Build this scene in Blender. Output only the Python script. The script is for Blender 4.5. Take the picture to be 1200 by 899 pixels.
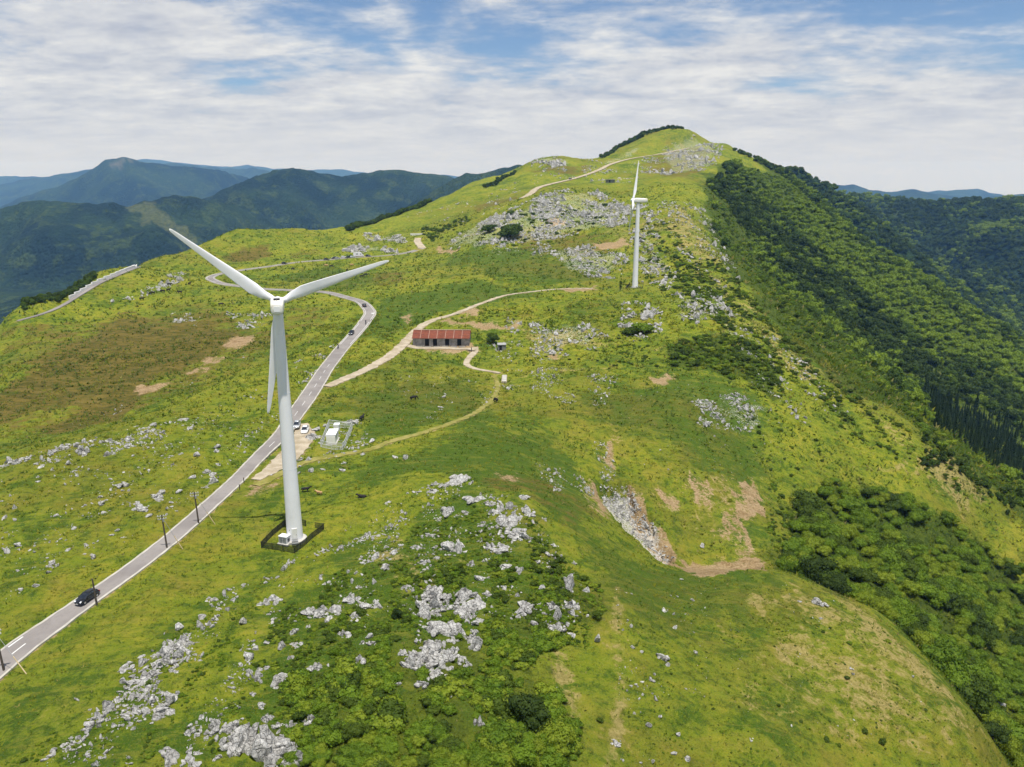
import bpy, bmesh, math, random
import numpy as np
from mathutils import Vector, Matrix

for _o in list(bpy.data.objects):
    bpy.data.objects.remove(_o)
scene = bpy.context.scene
COL = scene.collection
R = math.radians

# ---------------------------------------------------------------- camera, sky, sun, exposure
cam_data = bpy.data.cameras.new("camera")
cam_data.sensor_fit = 'HORIZONTAL'; cam_data.sensor_width = 36.0; cam_data.lens = 36.0 * 924.0 / 1200.0
cam_data.clip_start = 0.5; cam_data.clip_end = 200000.0
cam = bpy.data.objects.new("camera", cam_data); COL.objects.link(cam)
cam.location = (0, 0, 60.0); cam.rotation_euler = (R(90 - 14.8), 0, 0)
scene.camera = cam

SUN_VEC = Vector((3.4, -8.5, 40.0)).normalized()          # towards the sun: high, behind the viewpoint
world = bpy.data.worlds.new("World"); scene.world = world; world.use_nodes = True
wn, wl = world.node_tree.nodes, world.node_tree.links
wn.clear()
w_out = wn.new('ShaderNodeOutputWorld'); w_bg = wn.new('ShaderNodeBackground')
w_sky = wn.new('ShaderNodeTexSky'); w_sky.sky_type = 'NISHITA'; w_sky.sun_disc = False
w_sky.sun_elevation = math.asin(SUN_VEC.z); w_sky.sun_rotation = math.atan2(SUN_VEC.x, SUN_VEC.y)
w_sky.altitude = 1400; w_sky.air_density = 1.0; w_sky.dust_density = 1.2; w_sky.ozone_density = 1.0
w_bg.inputs['Strength'].default_value = 0.08
# thin streaky high cloud: noise on a flat layer seen in perspective
def _wm(op, a, b=None):
    n = wn.new('ShaderNodeMath'); n.operation = op
    for k, v in ((0, a), (1, b)):
        if v is None: continue
        if isinstance(v, (int, float)): n.inputs[k].default_value = v
        else: wl.new(v, n.inputs[k])
    return n.outputs[0]
w_tc = wn.new('ShaderNodeTexCoord'); w_sep = wn.new('ShaderNodeSeparateXYZ')
wl.new(w_tc.outputs['Generated'], w_sep.inputs[0])
w_h = _wm('ADD', _wm('MAXIMUM', w_sep.outputs[2], 0.0), 0.16)
w_px, w_py = _wm('DIVIDE', w_sep.outputs[0], w_h), _wm('DIVIDE', w_sep.outputs[1], w_h)
w_cmb = wn.new('ShaderNodeCombineXYZ'); wl.new(w_px, w_cmb.inputs[0]); wl.new(w_py, w_cmb.inputs[1])
def _wmap(loc, rot, sc):
    m = wn.new('ShaderNodeMapping'); m.inputs['Location'].default_value = loc; m.inputs['Rotation'].default_value = (0, 0, R(rot)); m.inputs['Scale'].default_value = sc
    wl.new(w_cmb.outputs[0], m.inputs[0]); return m.outputs[0]
def _wnoise(scale, detail, rough, dist, vec):
    n = wn.new('ShaderNodeTexNoise'); n.inputs['Scale'].default_value = scale; n.inputs['Detail'].default_value = detail
    n.inputs['Roughness'].default_value = rough; n.inputs['Distortion'].default_value = dist; wl.new(vec, n.inputs['Vector']); return n.outputs['Fac']
CLOUD_LOC = (14.8, 7.6, 0)
m_iso = _wmap(CLOUD_LOC, 20, (1, 1, 1)); m_str = _wmap((5, 2, 0), 28, (0.55, 1.25, 1))
c_big = _wnoise(0.75, 3, 0.5, 0.2, m_iso)          # banks and gaps
c_mid = _wnoise(2.6, 9, 0.58, 0.25, m_iso)         # billows
c_str = _wnoise(4.2, 9, 0.62, 0.35, m_str)         # wind-drawn streaks
c_fine = _wnoise(11.0, 8, 0.66, 0.15, m_iso)       # ripples
def _wsum(*kv):
    o = None
    for v, k in kv:
        q = _wm('MULTIPLY', v, k); o = q if o is None else _wm('ADD', o, q)
    return o
c_sum = _wsum((c_big, 0.95), (c_mid, 0.60), (c_str, 0.24), (c_fine, 0.12))
def _wrange(v, a, b, c, d):
    n = wn.new('ShaderNodeMapRange'); n.interpolation_type = 'SMOOTHSTEP'
    for k, q in (('From Min', a), ('From Max', b), ('To Min', c), ('To Max', d)): n.inputs[k].default_value = q
    wl.new(v, n.inputs['Value']); return n.outputs[0]
# the layer closes up towards the horizon, where it is seen edge-on
c_den = _wrange(_wm('ADD', c_sum, _wrange(w_sep.outputs[2], 0.02, 0.135, 0.36, 0.0)), 0.825, 1.08, 0.0, 0.96)
c_lum = _wsum((c_mid, 0.50), (c_str, 0.28), (c_fine, 0.22))
c_col = wn.new('ShaderNodeValToRGB')
c_col.color_ramp.elements[0].position = 0.40; c_col.color_ramp.elements[0].color = (5.0, 5.35, 6.3, 1)
c_col.color_ramp.elements[1].position = 0.60; c_col.color_ramp.elements[1].color = (8.6, 8.6, 8.5, 1)
wl.new(c_lum, c_col.inputs[0])
c_veil = wn.new('ShaderNodeMix'); c_veil.data_type = 'RGBA'; c_veil.inputs['A'].default_value = (7.4, 7.45, 7.7, 1)
wl.new(_wrange(w_sep.outputs[2], 0.0, 0.11, 0.15, 1.0), c_veil.inputs['Factor']); wl.new(c_col.outputs[0], c_veil.inputs['B'])
w_mix = wn.new('ShaderNodeMix'); w_mix.data_type = 'RGBA'
w_skb = wn.new('ShaderNodeVectorMath'); w_skb.operation = 'MULTIPLY'; w_skb.inputs[1].default_value = (0.86, 0.98, 1.14)
wl.new(w_sky.outputs[0], w_skb.inputs[0])
wl.new(c_den, w_mix.inputs['Factor']); wl.new(w_skb.outputs[0], w_mix.inputs['A']); wl.new(c_veil.outputs['Result'], w_mix.inputs['B'])
wl.new(w_mix.outputs['Result'], w_bg.inputs['Color']); wl.new(w_bg.outputs[0], w_out.inputs['Surface'])

sun_data = bpy.data.lights.new("sun", 'SUN'); sun_data.energy = 4.8; sun_data.angle = R(0.53); sun_data.color = (1.0, 0.96, 0.89)
sun = bpy.data.objects.new("sun", sun_data); COL.objects.link(sun)
sun.rotation_euler = SUN_VEC.to_track_quat('Z', 'Y').to_euler(); sun.location = (0, -50, 300)

scene.view_settings.view_transform = 'Standard'; scene.view_settings.look = 'None'
scene.view_settings.exposure = 0.26; scene.view_settings.gamma = 1.0; scene.view_settings.use_curve_mapping = False
scene.render.engine = 'CYCLES'
scene.cycles.use_denoising = True
scene.cycles.max_bounces = 5; scene.cycles.diffuse_bounces = 2; scene.cycles.glossy_bounces = 2
scene.cycles.transmission_bounces = 3; scene.cycles.transparent_max_bounces = 6; scene.cycles.volume_bounces = 2
# ---------------------------------------------------------------- terrain survey
# World: metres, x right, y away from the viewpoint, z up; pasture plateau is about z = 0.
CAM_Z = 60.0
FPX, CU, CV = 924.0, 600.0, 449.5
PITCH = math.radians(14.8)
CP, SP = math.cos(PITCH), math.sin(PITCH)

def ray(u, v):
    xp = (np.asarray(u, float) - CU) / FPX
    yp = (CV - np.asarray(v, float)) / FPX
    return xp, CP + yp * SP, -SP + yp * CP

def az_tan(u, v):
    x, y, z = ray(u, v)
    return np.arctan2(x, y), z / np.hypot(x, y)

def smooth(a, b, x):
    t = np.clip((x - a) / (b - a), 0, 1)
    return t * t * (3 - 2 * t)

_rng = np.random.default_rng(7)
_perm = _rng.permutation(256).astype(np.int64)
_perm = np.concatenate([_perm, _perm, _perm])
_ga = _rng.uniform(0, 2 * np.pi, 256)
_gx, _gy = np.cos(_ga), np.sin(_ga)

def noise(x, y):
    xi = np.floor(x).astype(np.int64); yi = np.floor(y).astype(np.int64)
    fx, fy = x - xi, y - yi
    xi &= 255; yi &= 255
    def g(ix, iy, dx, dy):
        h = _perm[_perm[ix & 255] + (iy & 255)]
        return _gx[h] * dx + _gy[h] * dy
    a = g(xi, yi, fx, fy); b = g(xi + 1, yi, fx - 1, fy)
    c = g(xi, yi + 1, fx, fy - 1); d = g(xi + 1, yi + 1, fx - 1, fy - 1)
    sx = fx * fx * fx * (fx * (fx * 6 - 15) + 10); sy = fy * fy * fy * (fy * (fy * 6 - 15) + 10)
    return 1.4 * ((a + (b - a) * sx) + ((c + (d - c) * sx) - (a + (b - a) * sx)) * sy)

def fbm(x, y, octaves=4, gain=0.5):
    s, a, f = 0, 1, 1
    for k in range(octaves):
        s = s + a * noise(x * f + 17.3 * k, y * f - 9.1 * k); a *= gain; f *= 2.03
    return s

def ridged(x, y, octaves=4):
    s, a, f = 0, 1, 1
    for k in range(octaves):
        s = s + a * (1 - 2 * np.abs(noise(x * f + 5.7 * k, y * f + 3.3 * k))); a *= 0.5; f *= 2.1
    return s / 1.9

# surveyed points: (u, v, d) along the sight line, d = distance along the view axis
SURVEY = [
 # turbine pad, near road and near rocky field
 (346,632,133),(235,680,121),(99,706,115),(20,770,103),(0,899,80),(100,899,79),(100,600,146),(0,640,134),
 (190,640,130),(250,590,149),(300,540,172),(350,490,205),(385,445,239),(200,540,170),(0,548,168),(60,525,178),(150,500,196),
 (230,468,216),(320,440,240),(290,600,146),(420,560,158),(430,620,138),
 # knoll with rocks
 (530,562,151),(480,580,146),(400,640,131),(300,700,116),(200,770,100),(120,830,90),(600,585,141),(640,620,132),(680,690,118),
 (560,640,127),(500,720,108),(400,760,101),(350,850,87),(450,850,87),(550,800,95),(620,860,87),(690,780,101),(700,880,87),(250,880,82),
 # gully and basin behind the knoll
 (560,500,193),(640,560,166),(690,600,156),(710,575,178),(745,615,171),(785,655,164),(725,500,212),(730,470,230),(700,540,190),
 (650,450,245),(600,430,266),(640,500,204),(800,560,192),(860,600,185),(880,650,172),(890,662,166),(780,600,178),(820,655,168),
 # right dome
 (720,760,104),(800,690,128),(860,673,136),(905,668,142),(960,690,137),(1040,730,131),(1100,790,122),(1160,870,112),(1150,899,106),
 (850,760,113),(950,780,114),(1030,830,108),(800,870,92),(1000,890,98),(900,870,95),
 # side valley right of the dome
 (960,660,176),(1000,640,190),(1050,690,180),(1120,700,190),(1160,780,172),(1200,899,143),(1200,780,185),(1200,690,215),(1240,899,150),
 (1080,640,210),(1150,650,222),(960,600,205),(1000,580,215),(1040,560,228),
 # grassy ridge crest on the right
 (1190,605,236),(1230,640,228),(1130,550,244),(1060,500,252),(1000,460,272),(960,430,286),(900,375,327),(860,335,370),(830,300,420),(800,270,480),
 (785,240,570),(815,215,660),(850,190,800),
 (850,420,272),(900,480,240),(940,540,222),(800,500,214),(880,560,205),(760,540,195),(1000,520,238),
 # saddle, barn, second turbine
 (518,408,286),(480,400,292),(560,408,287),(590,450,248),(600,400,297),(470,440,250),(500,480,214),(440,520,180),(400,520,182),
 (744,337,372),(690,338,368),(640,345,352),(560,360,332),(745,365,318),(820,360,318),(700,380,305),(760,410,278),(680,420,272),
 (460,380,318),(440,350,375),(480,340,400),(520,320,445),(600,330,395),
 (690,300,460),(650,300,470),(760,300,450),(740,262,545),(770,330,385),
 # hairpin road and meadow inside it
 (435,368,338),(415,350,387),(340,341,421),(280,336,440),(250,327,470),(265,316,515),(330,309,540),(400,303,560),(450,297,575),(340,325,480),(400,325,468),
 (485,290,592),(492,278,618),(330,370,352),(380,390,305),(330,400,306),(290,360,376),
 # brown hollow, left
 (150,490,226),(250,440,262),(60,500,222),(200,400,312),(100,440,268),(0,480,240),(0,430,276),(100,370,372),(200,350,400),(150,400,312),(0,400,330),(50,390,340),
 (280,395,314),(270,410,296),
 # left skyline hill
 (0,374,365),(30,366,390),(80,346,436),(110,328,470),(165,311,540),(220,292,590),(270,276,640),(330,269,680),(400,269,690),(440,272,690),(200,320,500),
 (350,285,620),(430,285,620),(300,300,570),
 # karst hill and plateau behind
 (530,292,560),(560,268,585),(600,248,610),(640,230,640),(680,222,665),(720,228,655),(620,275,560),(690,255,590),(740,240,610),(520,275,630),(490,262,700),
 (450,262,730),(480,246,790),(520,232,840),(560,222,850),(600,206,900),(622,190,890),(640,181,900),(660,184,905),(675,191,915),(695,189,950),(600,232,720),(625,226,700),(660,211,765),(720,192,860),(690,200,810),
 (705,186,1000),(722,175,1050),(740,166,1090),(765,155,1110),(590,262,570),(700,232,640),(650,223,660),(632,220,700),(642,217,722),(653,214.5,745),(665,211.5,768),(677,208.5,785),(610,231,700),(645,250,592),(572,240,690),(700,215,720),
 (760,182,910),(740,205,800),(780,200,830),(800,175,960),(840,164,1010),(820,158,1050),(800,154,1090),(780,153,1110),(815,155,1090),(850,170,1010),
 # eastern flank falling to the valley
 (870,240,720),(900,300,600),(940,350,540),(1000,400,500),(1060,450,470),(1100,485,440),(1200,540,400),(1150,510,420),(1250,580,390),
 (900,250,760),(960,300,700),(1040,360,640),(1100,400,600),(1200,470,540),(880,200,900),(1000,330,690),
 (880,186,1010),(900,195,1000),(915,204,990),(950,230,960),(1000,272,890),(1040,304,840),(1085,330,800),(1130,358,760),(1200,405,690),(1260,450,640),
]
# hidden ground: (azimuth deg, distance, z relative to the viewpoint)
HIDDEN = [
 (-36,420,-95),(-33,480,-110),(-30,560,-110),(-27,640,-105),(-24,700,-95),(-20,760,-90),(-16,800,-90),(-12,860,-75),
 (-36,600,-190),(-30,800,-210),(-24,900,-200),(-18,1000,-190),(-12,1100,-150),(-8,1060,-80),(-6,1000,-50),(-4,1000,-20),(-2,1080,-20),
 (-2,1200,-90),(1,1120,-20),(4,1200,-20),(8,1280,15),(12,1300,20),(14,1260,-15),(16,1250,-40),(18,1230,-60),(0,1400,-200),(8,1500,-120),
 (20,1190,-90),(22,1150,-115),(25,1110,-150),(28,1060,-180),(31,1010,-205),(34,970,-230),(38,900,-250),(20,1300,-190),(27,1200,-260),(34,1100,-290),
 (-46,300,-85),(-46,150,-68),(-46,500,-170),(-46,900,-260),(-60,200,-90),(-70,400,-200),(-46,75,-62),(-70,80,-70),
 (46,120,-120),(46,220,-150),(46,400,-190),(46,700,-260),(60,120,-150),(70,300,-230),(60,60,-90),
 (-20,40,-60),(0,45,-63),(20,45,-75),(35,60,-82),(0,15,-66),
 (-30,1400,-290),(-15,1400,-260),(34,1400,-300),(20,1500,-240),(-46,1400,-300),(46,1400,-300),(46,1000,-300),
]
_su = np.array(SURVEY, float)
_rx, _ry, _rz = ray(_su[:, 0], _su[:, 1])
_sx, _sy, _sz = _rx * _su[:, 2], _ry * _su[:, 2], _rz * _su[:, 2]
_h = np.array(HIDDEN, float)
_ha = np.radians(_h[:, 0])
_px = np.concatenate([_sx, np.sin(_ha) * _h[:, 1]]); _py = np.concatenate([_sy, np.cos(_ha) * _h[:, 1]])
_pz = np.concatenate([_sz, _h[:, 2]])
_pa = np.arctan2(_px, _py); _pl = np.log(np.hypot(_px, _py))
RBF_C, AZ_W = 0.045, 1.6
def _phi(a, l, a0, l0):
    return np.sqrt(((a - a0) * AZ_W) ** 2 + (l - l0) ** 2 + RBF_C ** 2)
_n = len(_pa)
_A = np.zeros((_n + 3, _n + 3))
_A[:_n, :_n] = _phi(_pa[:, None], _pl[:, None], _pa[None], _pl[None]) - 0.006 * np.eye(_n)
_A[:_n, _n] = 1; _A[:_n, _n + 1] = _pa; _A[:_n, _n + 2] = _pl
_A[_n:, :_n] = _A[:_n, _n:].T
_w = np.linalg.solve(_A, np.concatenate([_pz, np.zeros(3)]))

def rbf(a, l):
    out = _w[_n] + _w[_n + 1] * a + _w[_n + 2] * l
    for k in range(_n):
        out = out + _w[k] * np.sqrt(((a - _pa[k]) * AZ_W) ** 2 + (l - _pl[k]) ** 2 + RBF_C ** 2)
    return out

# distant ridges: skyline points (u, v), distance of the crest, slope towards and away from us
RIDGES = [
 # shaded spur behind the summit's right shoulder
 ([(860,215),(905,203),(930,199),(960,212),(1000,236),(1060,287),(1130,342),(1200,400),(1300,480)], 1450, .50, .5, 20),
 # forested ridge across the valley, right
 ([(840,260),(960,232),(985,226),(1010,230),(1050,232),(1080,236),(1100,238),(1130,233),(1160,236),(1190,231),(1230,238),(1400,250)], 2350, .40, .5, 45),
 # dark range, left
 ([(-300,260),(-100,250),(0,244),(25,237),(45,234),(80,237),(100,238),(135,237),(150,243),(165,236),(185,234),(205,227),(225,231),(260,236),(300,250),(380,270)], 3300, .42, .5, 60),
 ([(60,300),(160,262),(215,240),(250,228),(280,218),(300,206),(320,199),(345,196),(375,202),(400,206),(430,201),(465,198),(495,202),(525,206),(550,216),(640,240)], 4000, .40, .5, 70),
 ([(440,260),(500,228),(535,208),(548,203),(565,203),(585,197),(610,193),(650,200),(700,230)], 3000, .40, .5, 50),
 # big blue mountain, left
 ([(-300,270),(-60,255),(0,243),(40,228),(80,213),(105,201),(125,187),(147,183),(165,188),(200,193),(225,195),(250,197),(270,202),(300,210),(340,225),(420,240)], 7500, .34, .4, 130),
 # farther blue ranges
 ([(-200,215),(0,215),(30,209),(60,205),(90,200),(115,196),(150,200),(190,190),(215,191),(240,194),(280,197),(300,196),(330,203),(370,205),(420,206),(470,210),(540,214),(700,230)], 11000, .3, .4, 150),
 ([(-200,200),(60,206),(120,196),(165,184),(190,186),(230,191),(262,194),(290,192),(320,196),(350,198),(400,197),(450,205),(520,203),(600,212),(700,222)], 15000, .3, .4, 160),
 ([(900,230),(980,216),(1000,215),(1015,221),(1040,224),(1055,222),(1072,221),(1090,225),(1110,228),(1140,232),(1165,229),(1200,227),(1260,226),(1400,230)], 8500, .3, .4, 100),
 ([(900,228),(1000,226),(1060,222),(1080,223),(1110,222),(1130,221),(1148,220),(1160,224),(1180,228),(1200,231),(1300,226),(1400,230)], 12000, .3, .4, 120),
]

def far_height(a, r):
    x, y = np.sin(a) * r, np.cos(a) * r
    base = -330 + 60 * fbm(x / 1500, y / 1500, 4) - smooth(3000, 20000, r) * 150
    out = base
    for k, (pts, rc, s1, s2, rough) in enumerate(RIDGES):
        p = np.array(pts, float)
        pa, pt = az_tan(p[:, 0], p[:, 1])
        o = np.argsort(pa)
        az_k = np.radians(np.arange(-60, 61, 5)); wv = np.random.default_rng(k).uniform(-1, 1, 25)
        r1 = rc * (1 + 0.08 * np.interp(a, az_k, wv))
        L = rough * 11
        n1, n2 = fbm(x / L + 3.1 * k, y / L, 3), fbm(x / L - 7.7, y / L + 2.9 * k, 3)
        away = np.clip(np.abs(r - r1) / (rough * 6), 0, 1)
        aw = a + away * n1 * rough * 5.0 / rc            # spurs wander sideways as they come down
        rck = rc * (1 + 0.08 * np.interp(aw, az_k, wv))
        zc = np.interp(aw, pa[o], pt[o]) * rck
        out_a = np.maximum(0, np.maximum(pa.min() - aw, aw - pa.max()))
        zc = zc - out_a * rck * 0.45
        zc = zc + rough * 0.10 * fbm(a * 60 + k, a * 0 + k, 3) * (1 - away)
        dr = (r - rck) + away * n2 * rough * 2.5
        side = np.where(dr < 0, -dr * s1, dr * s2)
        gull = ridged(x / (rough * 8) + k, y / (rough * 8), 5)
        fall = np.sqrt(side ** 2 + (rough * .25) ** 2) - rough * .25
        h = zc - fall + rough * 2.2 * gull * smooth(0, rough * 3.0, fall) - rough * 1.2 * smooth(0, rough * 3, fall)
        edge = smooth(math.radians(46), math.radians(60), np.abs(a))
        out = np.maximum(out, h * (1 - edge) + base * edge)
    return out - r * r / (2 * 6.371e6) * (r > 0)

def height0(a, r):
    """natural ground height relative to the viewpoint, before roads are graded in"""
    a, r = np.broadcast_arrays(np.asarray(a, float), np.asarray(r, float))
    a, r = a.copy(), r.copy()
    x, y = np.sin(a) * r, np.cos(a) * r
    out = np.full(a.shape, -1e9)
    m = r < 1700
    near = np.full(a.shape, -400.0)
    near[m] = rbf(np.clip(a[m], -1.3, 1.3), np.log(np.maximum(r[m], 12)))
    xm, ym, rm = x[m], y[m], r[m]
    fl = smooth(60, 130, -near[m] - 5) # rougher on the steep sides
    near[m] += 1.0 * fbm(xm / 26, ym / 26, 3) + 0.30 * fbm(xm / 6.5, ym / 6.5, 4) + smooth(300, 900, rm) * 4.2 * fbm(xm / 75, ym / 75, 5) + fl * 2.0 * fbm(xm / 45, ym / 45, 3)
    far = np.full(a.shape, -1e9)
    m2 = r > 1050
    far[m2] = far_height(a[m2], r[m2])
    k = smooth(1350, 1650, r)
    near = near * (1 - k) + np.maximum(-420, -400) * k
    return np.maximum(near, far)

# polar survey grid, used for the ground mesh and for finding where a sight line meets the ground
AZ = np.concatenate([np.radians(np.linspace(-180, -48, 34))[:-1], np.radians(np.arange(-48, 48.01, 0.15)), np.radians(np.linspace(48, 180, 34))[1:]])
def _geo(a, b, q):
    n = max(2, int(round(math.log(b / a) / q)))
    return np.exp(np.linspace(math.log(a), math.log(b), n + 1))
RR = np.concatenate([[3, 8, 15, 25, 35, 45], _geo(52, 1250, .0049), _geo(1250, 3200, .008)[1:], _geo(3200, 19000, .014)[1:]])
ROWS, COLS = len(RR), len(AZ)
H0 = height0(AZ[None, :], RR[:, None])
H = H0.copy()

def sample(a, r, grid=None):
    """bilinear height from the polar grid"""
    g = H if grid is None else grid
    ai = np.clip(np.interp(a, AZ, np.arange(COLS)), 0, COLS - 1.001)
    ri = np.clip(np.interp(np.log(r), np.log(RR), np.arange(ROWS)), 0, ROWS - 1.001)
    i, j = ri.astype(int), ai.astype(int)
    fi, fj = ri - i, ai - j
    return (g[i, j] * (1 - fi) + g[i + 1, j] * fi) * (1 - fj) + (g[i, j + 1] * (1 - fi) + g[i + 1, j + 1] * fi) * fj

def ground_z(x, y):
    """world height of the ground at world x, y"""
    x = np.asarray(x, float); y = np.asarray(y, float)
    return sample(np.arctan2(x, y), np.maximum(np.hypot(x, y), 3.1)) + CAM_Z

def hit(u, v, grid=None):
    """where the sight line through photo point (u, v) first meets the ground: world x, y"""
    g = H if grid is None else grid
    u = np.atleast_1d(np.asarray(u, float)); v = np.atleast_1d(np.asarray(v, float))
    a, t = az_tan(u, v)
    X = np.zeros(len(u)); Y = np.zeros(len(u))
    ai = np.interp(a, AZ, np.arange(COLS)); j = np.clip(ai.astype(int), 0, COLS - 2); fj = ai - j
    for k in range(len(u)):
        col = g[:, j[k]] * (1 - fj[k]) + g[:, j[k] + 1] * fj[k]
        e = col / RR
        idx = np.nonzero(e >= t[k])[0]
        if len(idx) == 0 or idx[0] == 0:
            r = 18900.0
        else:
            i = idx[0]; f = (t[k] - e[i - 1]) / (e[i] - e[i - 1]); r = RR[i - 1] + f * (RR[i] - RR[i - 1])
        X[k] = math.sin(a[k]) * r; Y[k] = math.cos(a[k]) * r
    return X, Y
# ---------------------------------------------------------------- helpers
def tag(o, label=None, cat=None, group=None, kind=None):
    if label: o["label"] = label
    if cat: o["category"] = cat
    if group: o["group"] = group
    if kind: o["kind"] = kind
    return o

def link(o, parent=None):
    COL.objects.link(o)
    if parent is not None: o.parent = parent
    return o

def empty(name, loc, rz=0.0):
    o = bpy.data.objects.new(name, None); o.empty_display_size = 0.5
    o.location = loc; o.rotation_euler = (0, 0, rz)
    return link(o)

def mesh_data(name, verts, faces, mats, smooth_shade=False, mat_idx=None):
    me = bpy.data.meshes.new(name)
    me.from_pydata([tuple(v) for v in verts], [], [tuple(f) for f in faces])
    for m in (mats if isinstance(mats, (list, tuple)) else [mats]): me.materials.append(m)
    if mat_idx is not None: me.polygons.foreach_set("material_index", mat_idx)
    if smooth_shade: me.polygons.foreach_set("use_smooth", [True] * len(me.polygons))
    me.update()
    return me

def add(name, me, parent=None, loc=None, rot=None, scale=None):
    o = bpy.data.objects.new(name, me)
    if loc is not None: o.location = loc
    if rot is not None: o.rotation_euler = rot
    if scale is not None: o.scale = scale
    return link(o, parent)

def copy_tree(o, parent=None):
    c = o.copy(); COL.objects.link(c)
    if parent is not None: c.parent = parent
    for ch in o.children: copy_tree(ch, c)
    return c

class MB:
    """collects simple solids into one mesh"""
    def __init__(s): s.v, s.f, s.sm = [], [], []
    def raw(s, vs, fs, sm=False):
        k = len(s.v); s.v += [tuple(v) for v in vs]; s.f += [tuple(i + k for i in f) for f in fs]; s.sm += [sm] * len(fs); return s
    def box(s, c, d, rz=0.0, taper=1.0, M=None):
        x, y, z = d[0] / 2, d[1] / 2, d[2] / 2
        vs = [Vector((sx * x * (taper if sz > 0 else 1), sy * y * (taper if sz > 0 else 1), sz * z)) for sz in (-1, 1) for sx, sy in ((-1, -1), (1, -1), (1, 1), (-1, 1))]
        rot = M if M is not None else Matrix.Rotation(rz, 3, 'Z')
        vs = [rot @ v + Vector(c) for v in vs]
        return s.raw(vs, [(3, 2, 1, 0), (4, 5, 6, 7), (0, 1, 5, 4), (1, 2, 6, 5), (2, 3, 7, 6), (3, 0, 4, 7)])
    def tube(s, pts, radii, n=10, cap=True, sm=True):
        pts = [Vector(p) for p in pts]; rings = []
        for i, p in enumerate(pts):
            t = (pts[min(i + 1, len(pts) - 1)] - pts[max(i - 1, 0)]).normalized()
            up = Vector((0, 0, 1)) if abs(t.z) < 0.9 else Vector((1, 0, 0))
            a = t.cross(up).normalized(); b = t.cross(a)
            rings.append([p + (a * math.cos(2 * math.pi * k / n) + b * math.sin(2 * math.pi * k / n)) * radii[i] for k in range(n)])
        vs = [v for r in rings for v in r]
        fs = [(i * n + k, i * n + (k + 1) % n, (i + 1) * n + (k + 1) % n, (i + 1) * n + k) for i in range(len(pts) - 1) for k in range(n)]
        s.raw(vs, fs, sm)
        if cap:
            s.raw(rings[0], [tuple(range(n))[::-1]]); s.raw(rings[-1], [tuple(range(n))])
        return s
    def loft(s, rings, sm=True, cap=True):
        n = len(rings[0]); vs = [v for r in rings for v in r]
        fs = [(i * n + k, i * n + (k + 1) % n, (i + 1) * n + (k + 1) % n, (i + 1) * n + k) for i in range(len(rings) - 1) for k in range(n)]
        if cap: fs += [tuple(range(n))[::-1], tuple((len(rings) - 1) * n + k for k in range(n))]
        return s.raw(vs, fs, sm)
    def data(s, name, mat):
        me = mesh_data(name, s.v, s.f, mat); me.polygons.foreach_set("use_smooth", s.sm)
        bm = bmesh.new(); bm.from_mesh(me); bmesh.ops.recalc_face_normals(bm, faces=bm.faces); bm.to_mesh(me); bm.free()
        return me
    def build(s, name, mat, parent=None, **kw):
        return add(name, s.data(name, mat), parent, **kw)

def gz(x, y): return float(ground_z(x, y))
def at(u, v):
    X, Y = hit([u], [v]); return Vector((X[0], Y[0], gz(X[0], Y[0])))
def px_size(p):
    """metres per photo pixel at a world point"""
    return (p.y * CP - (p.z - CAM_Z) * SP) / FPX

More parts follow.
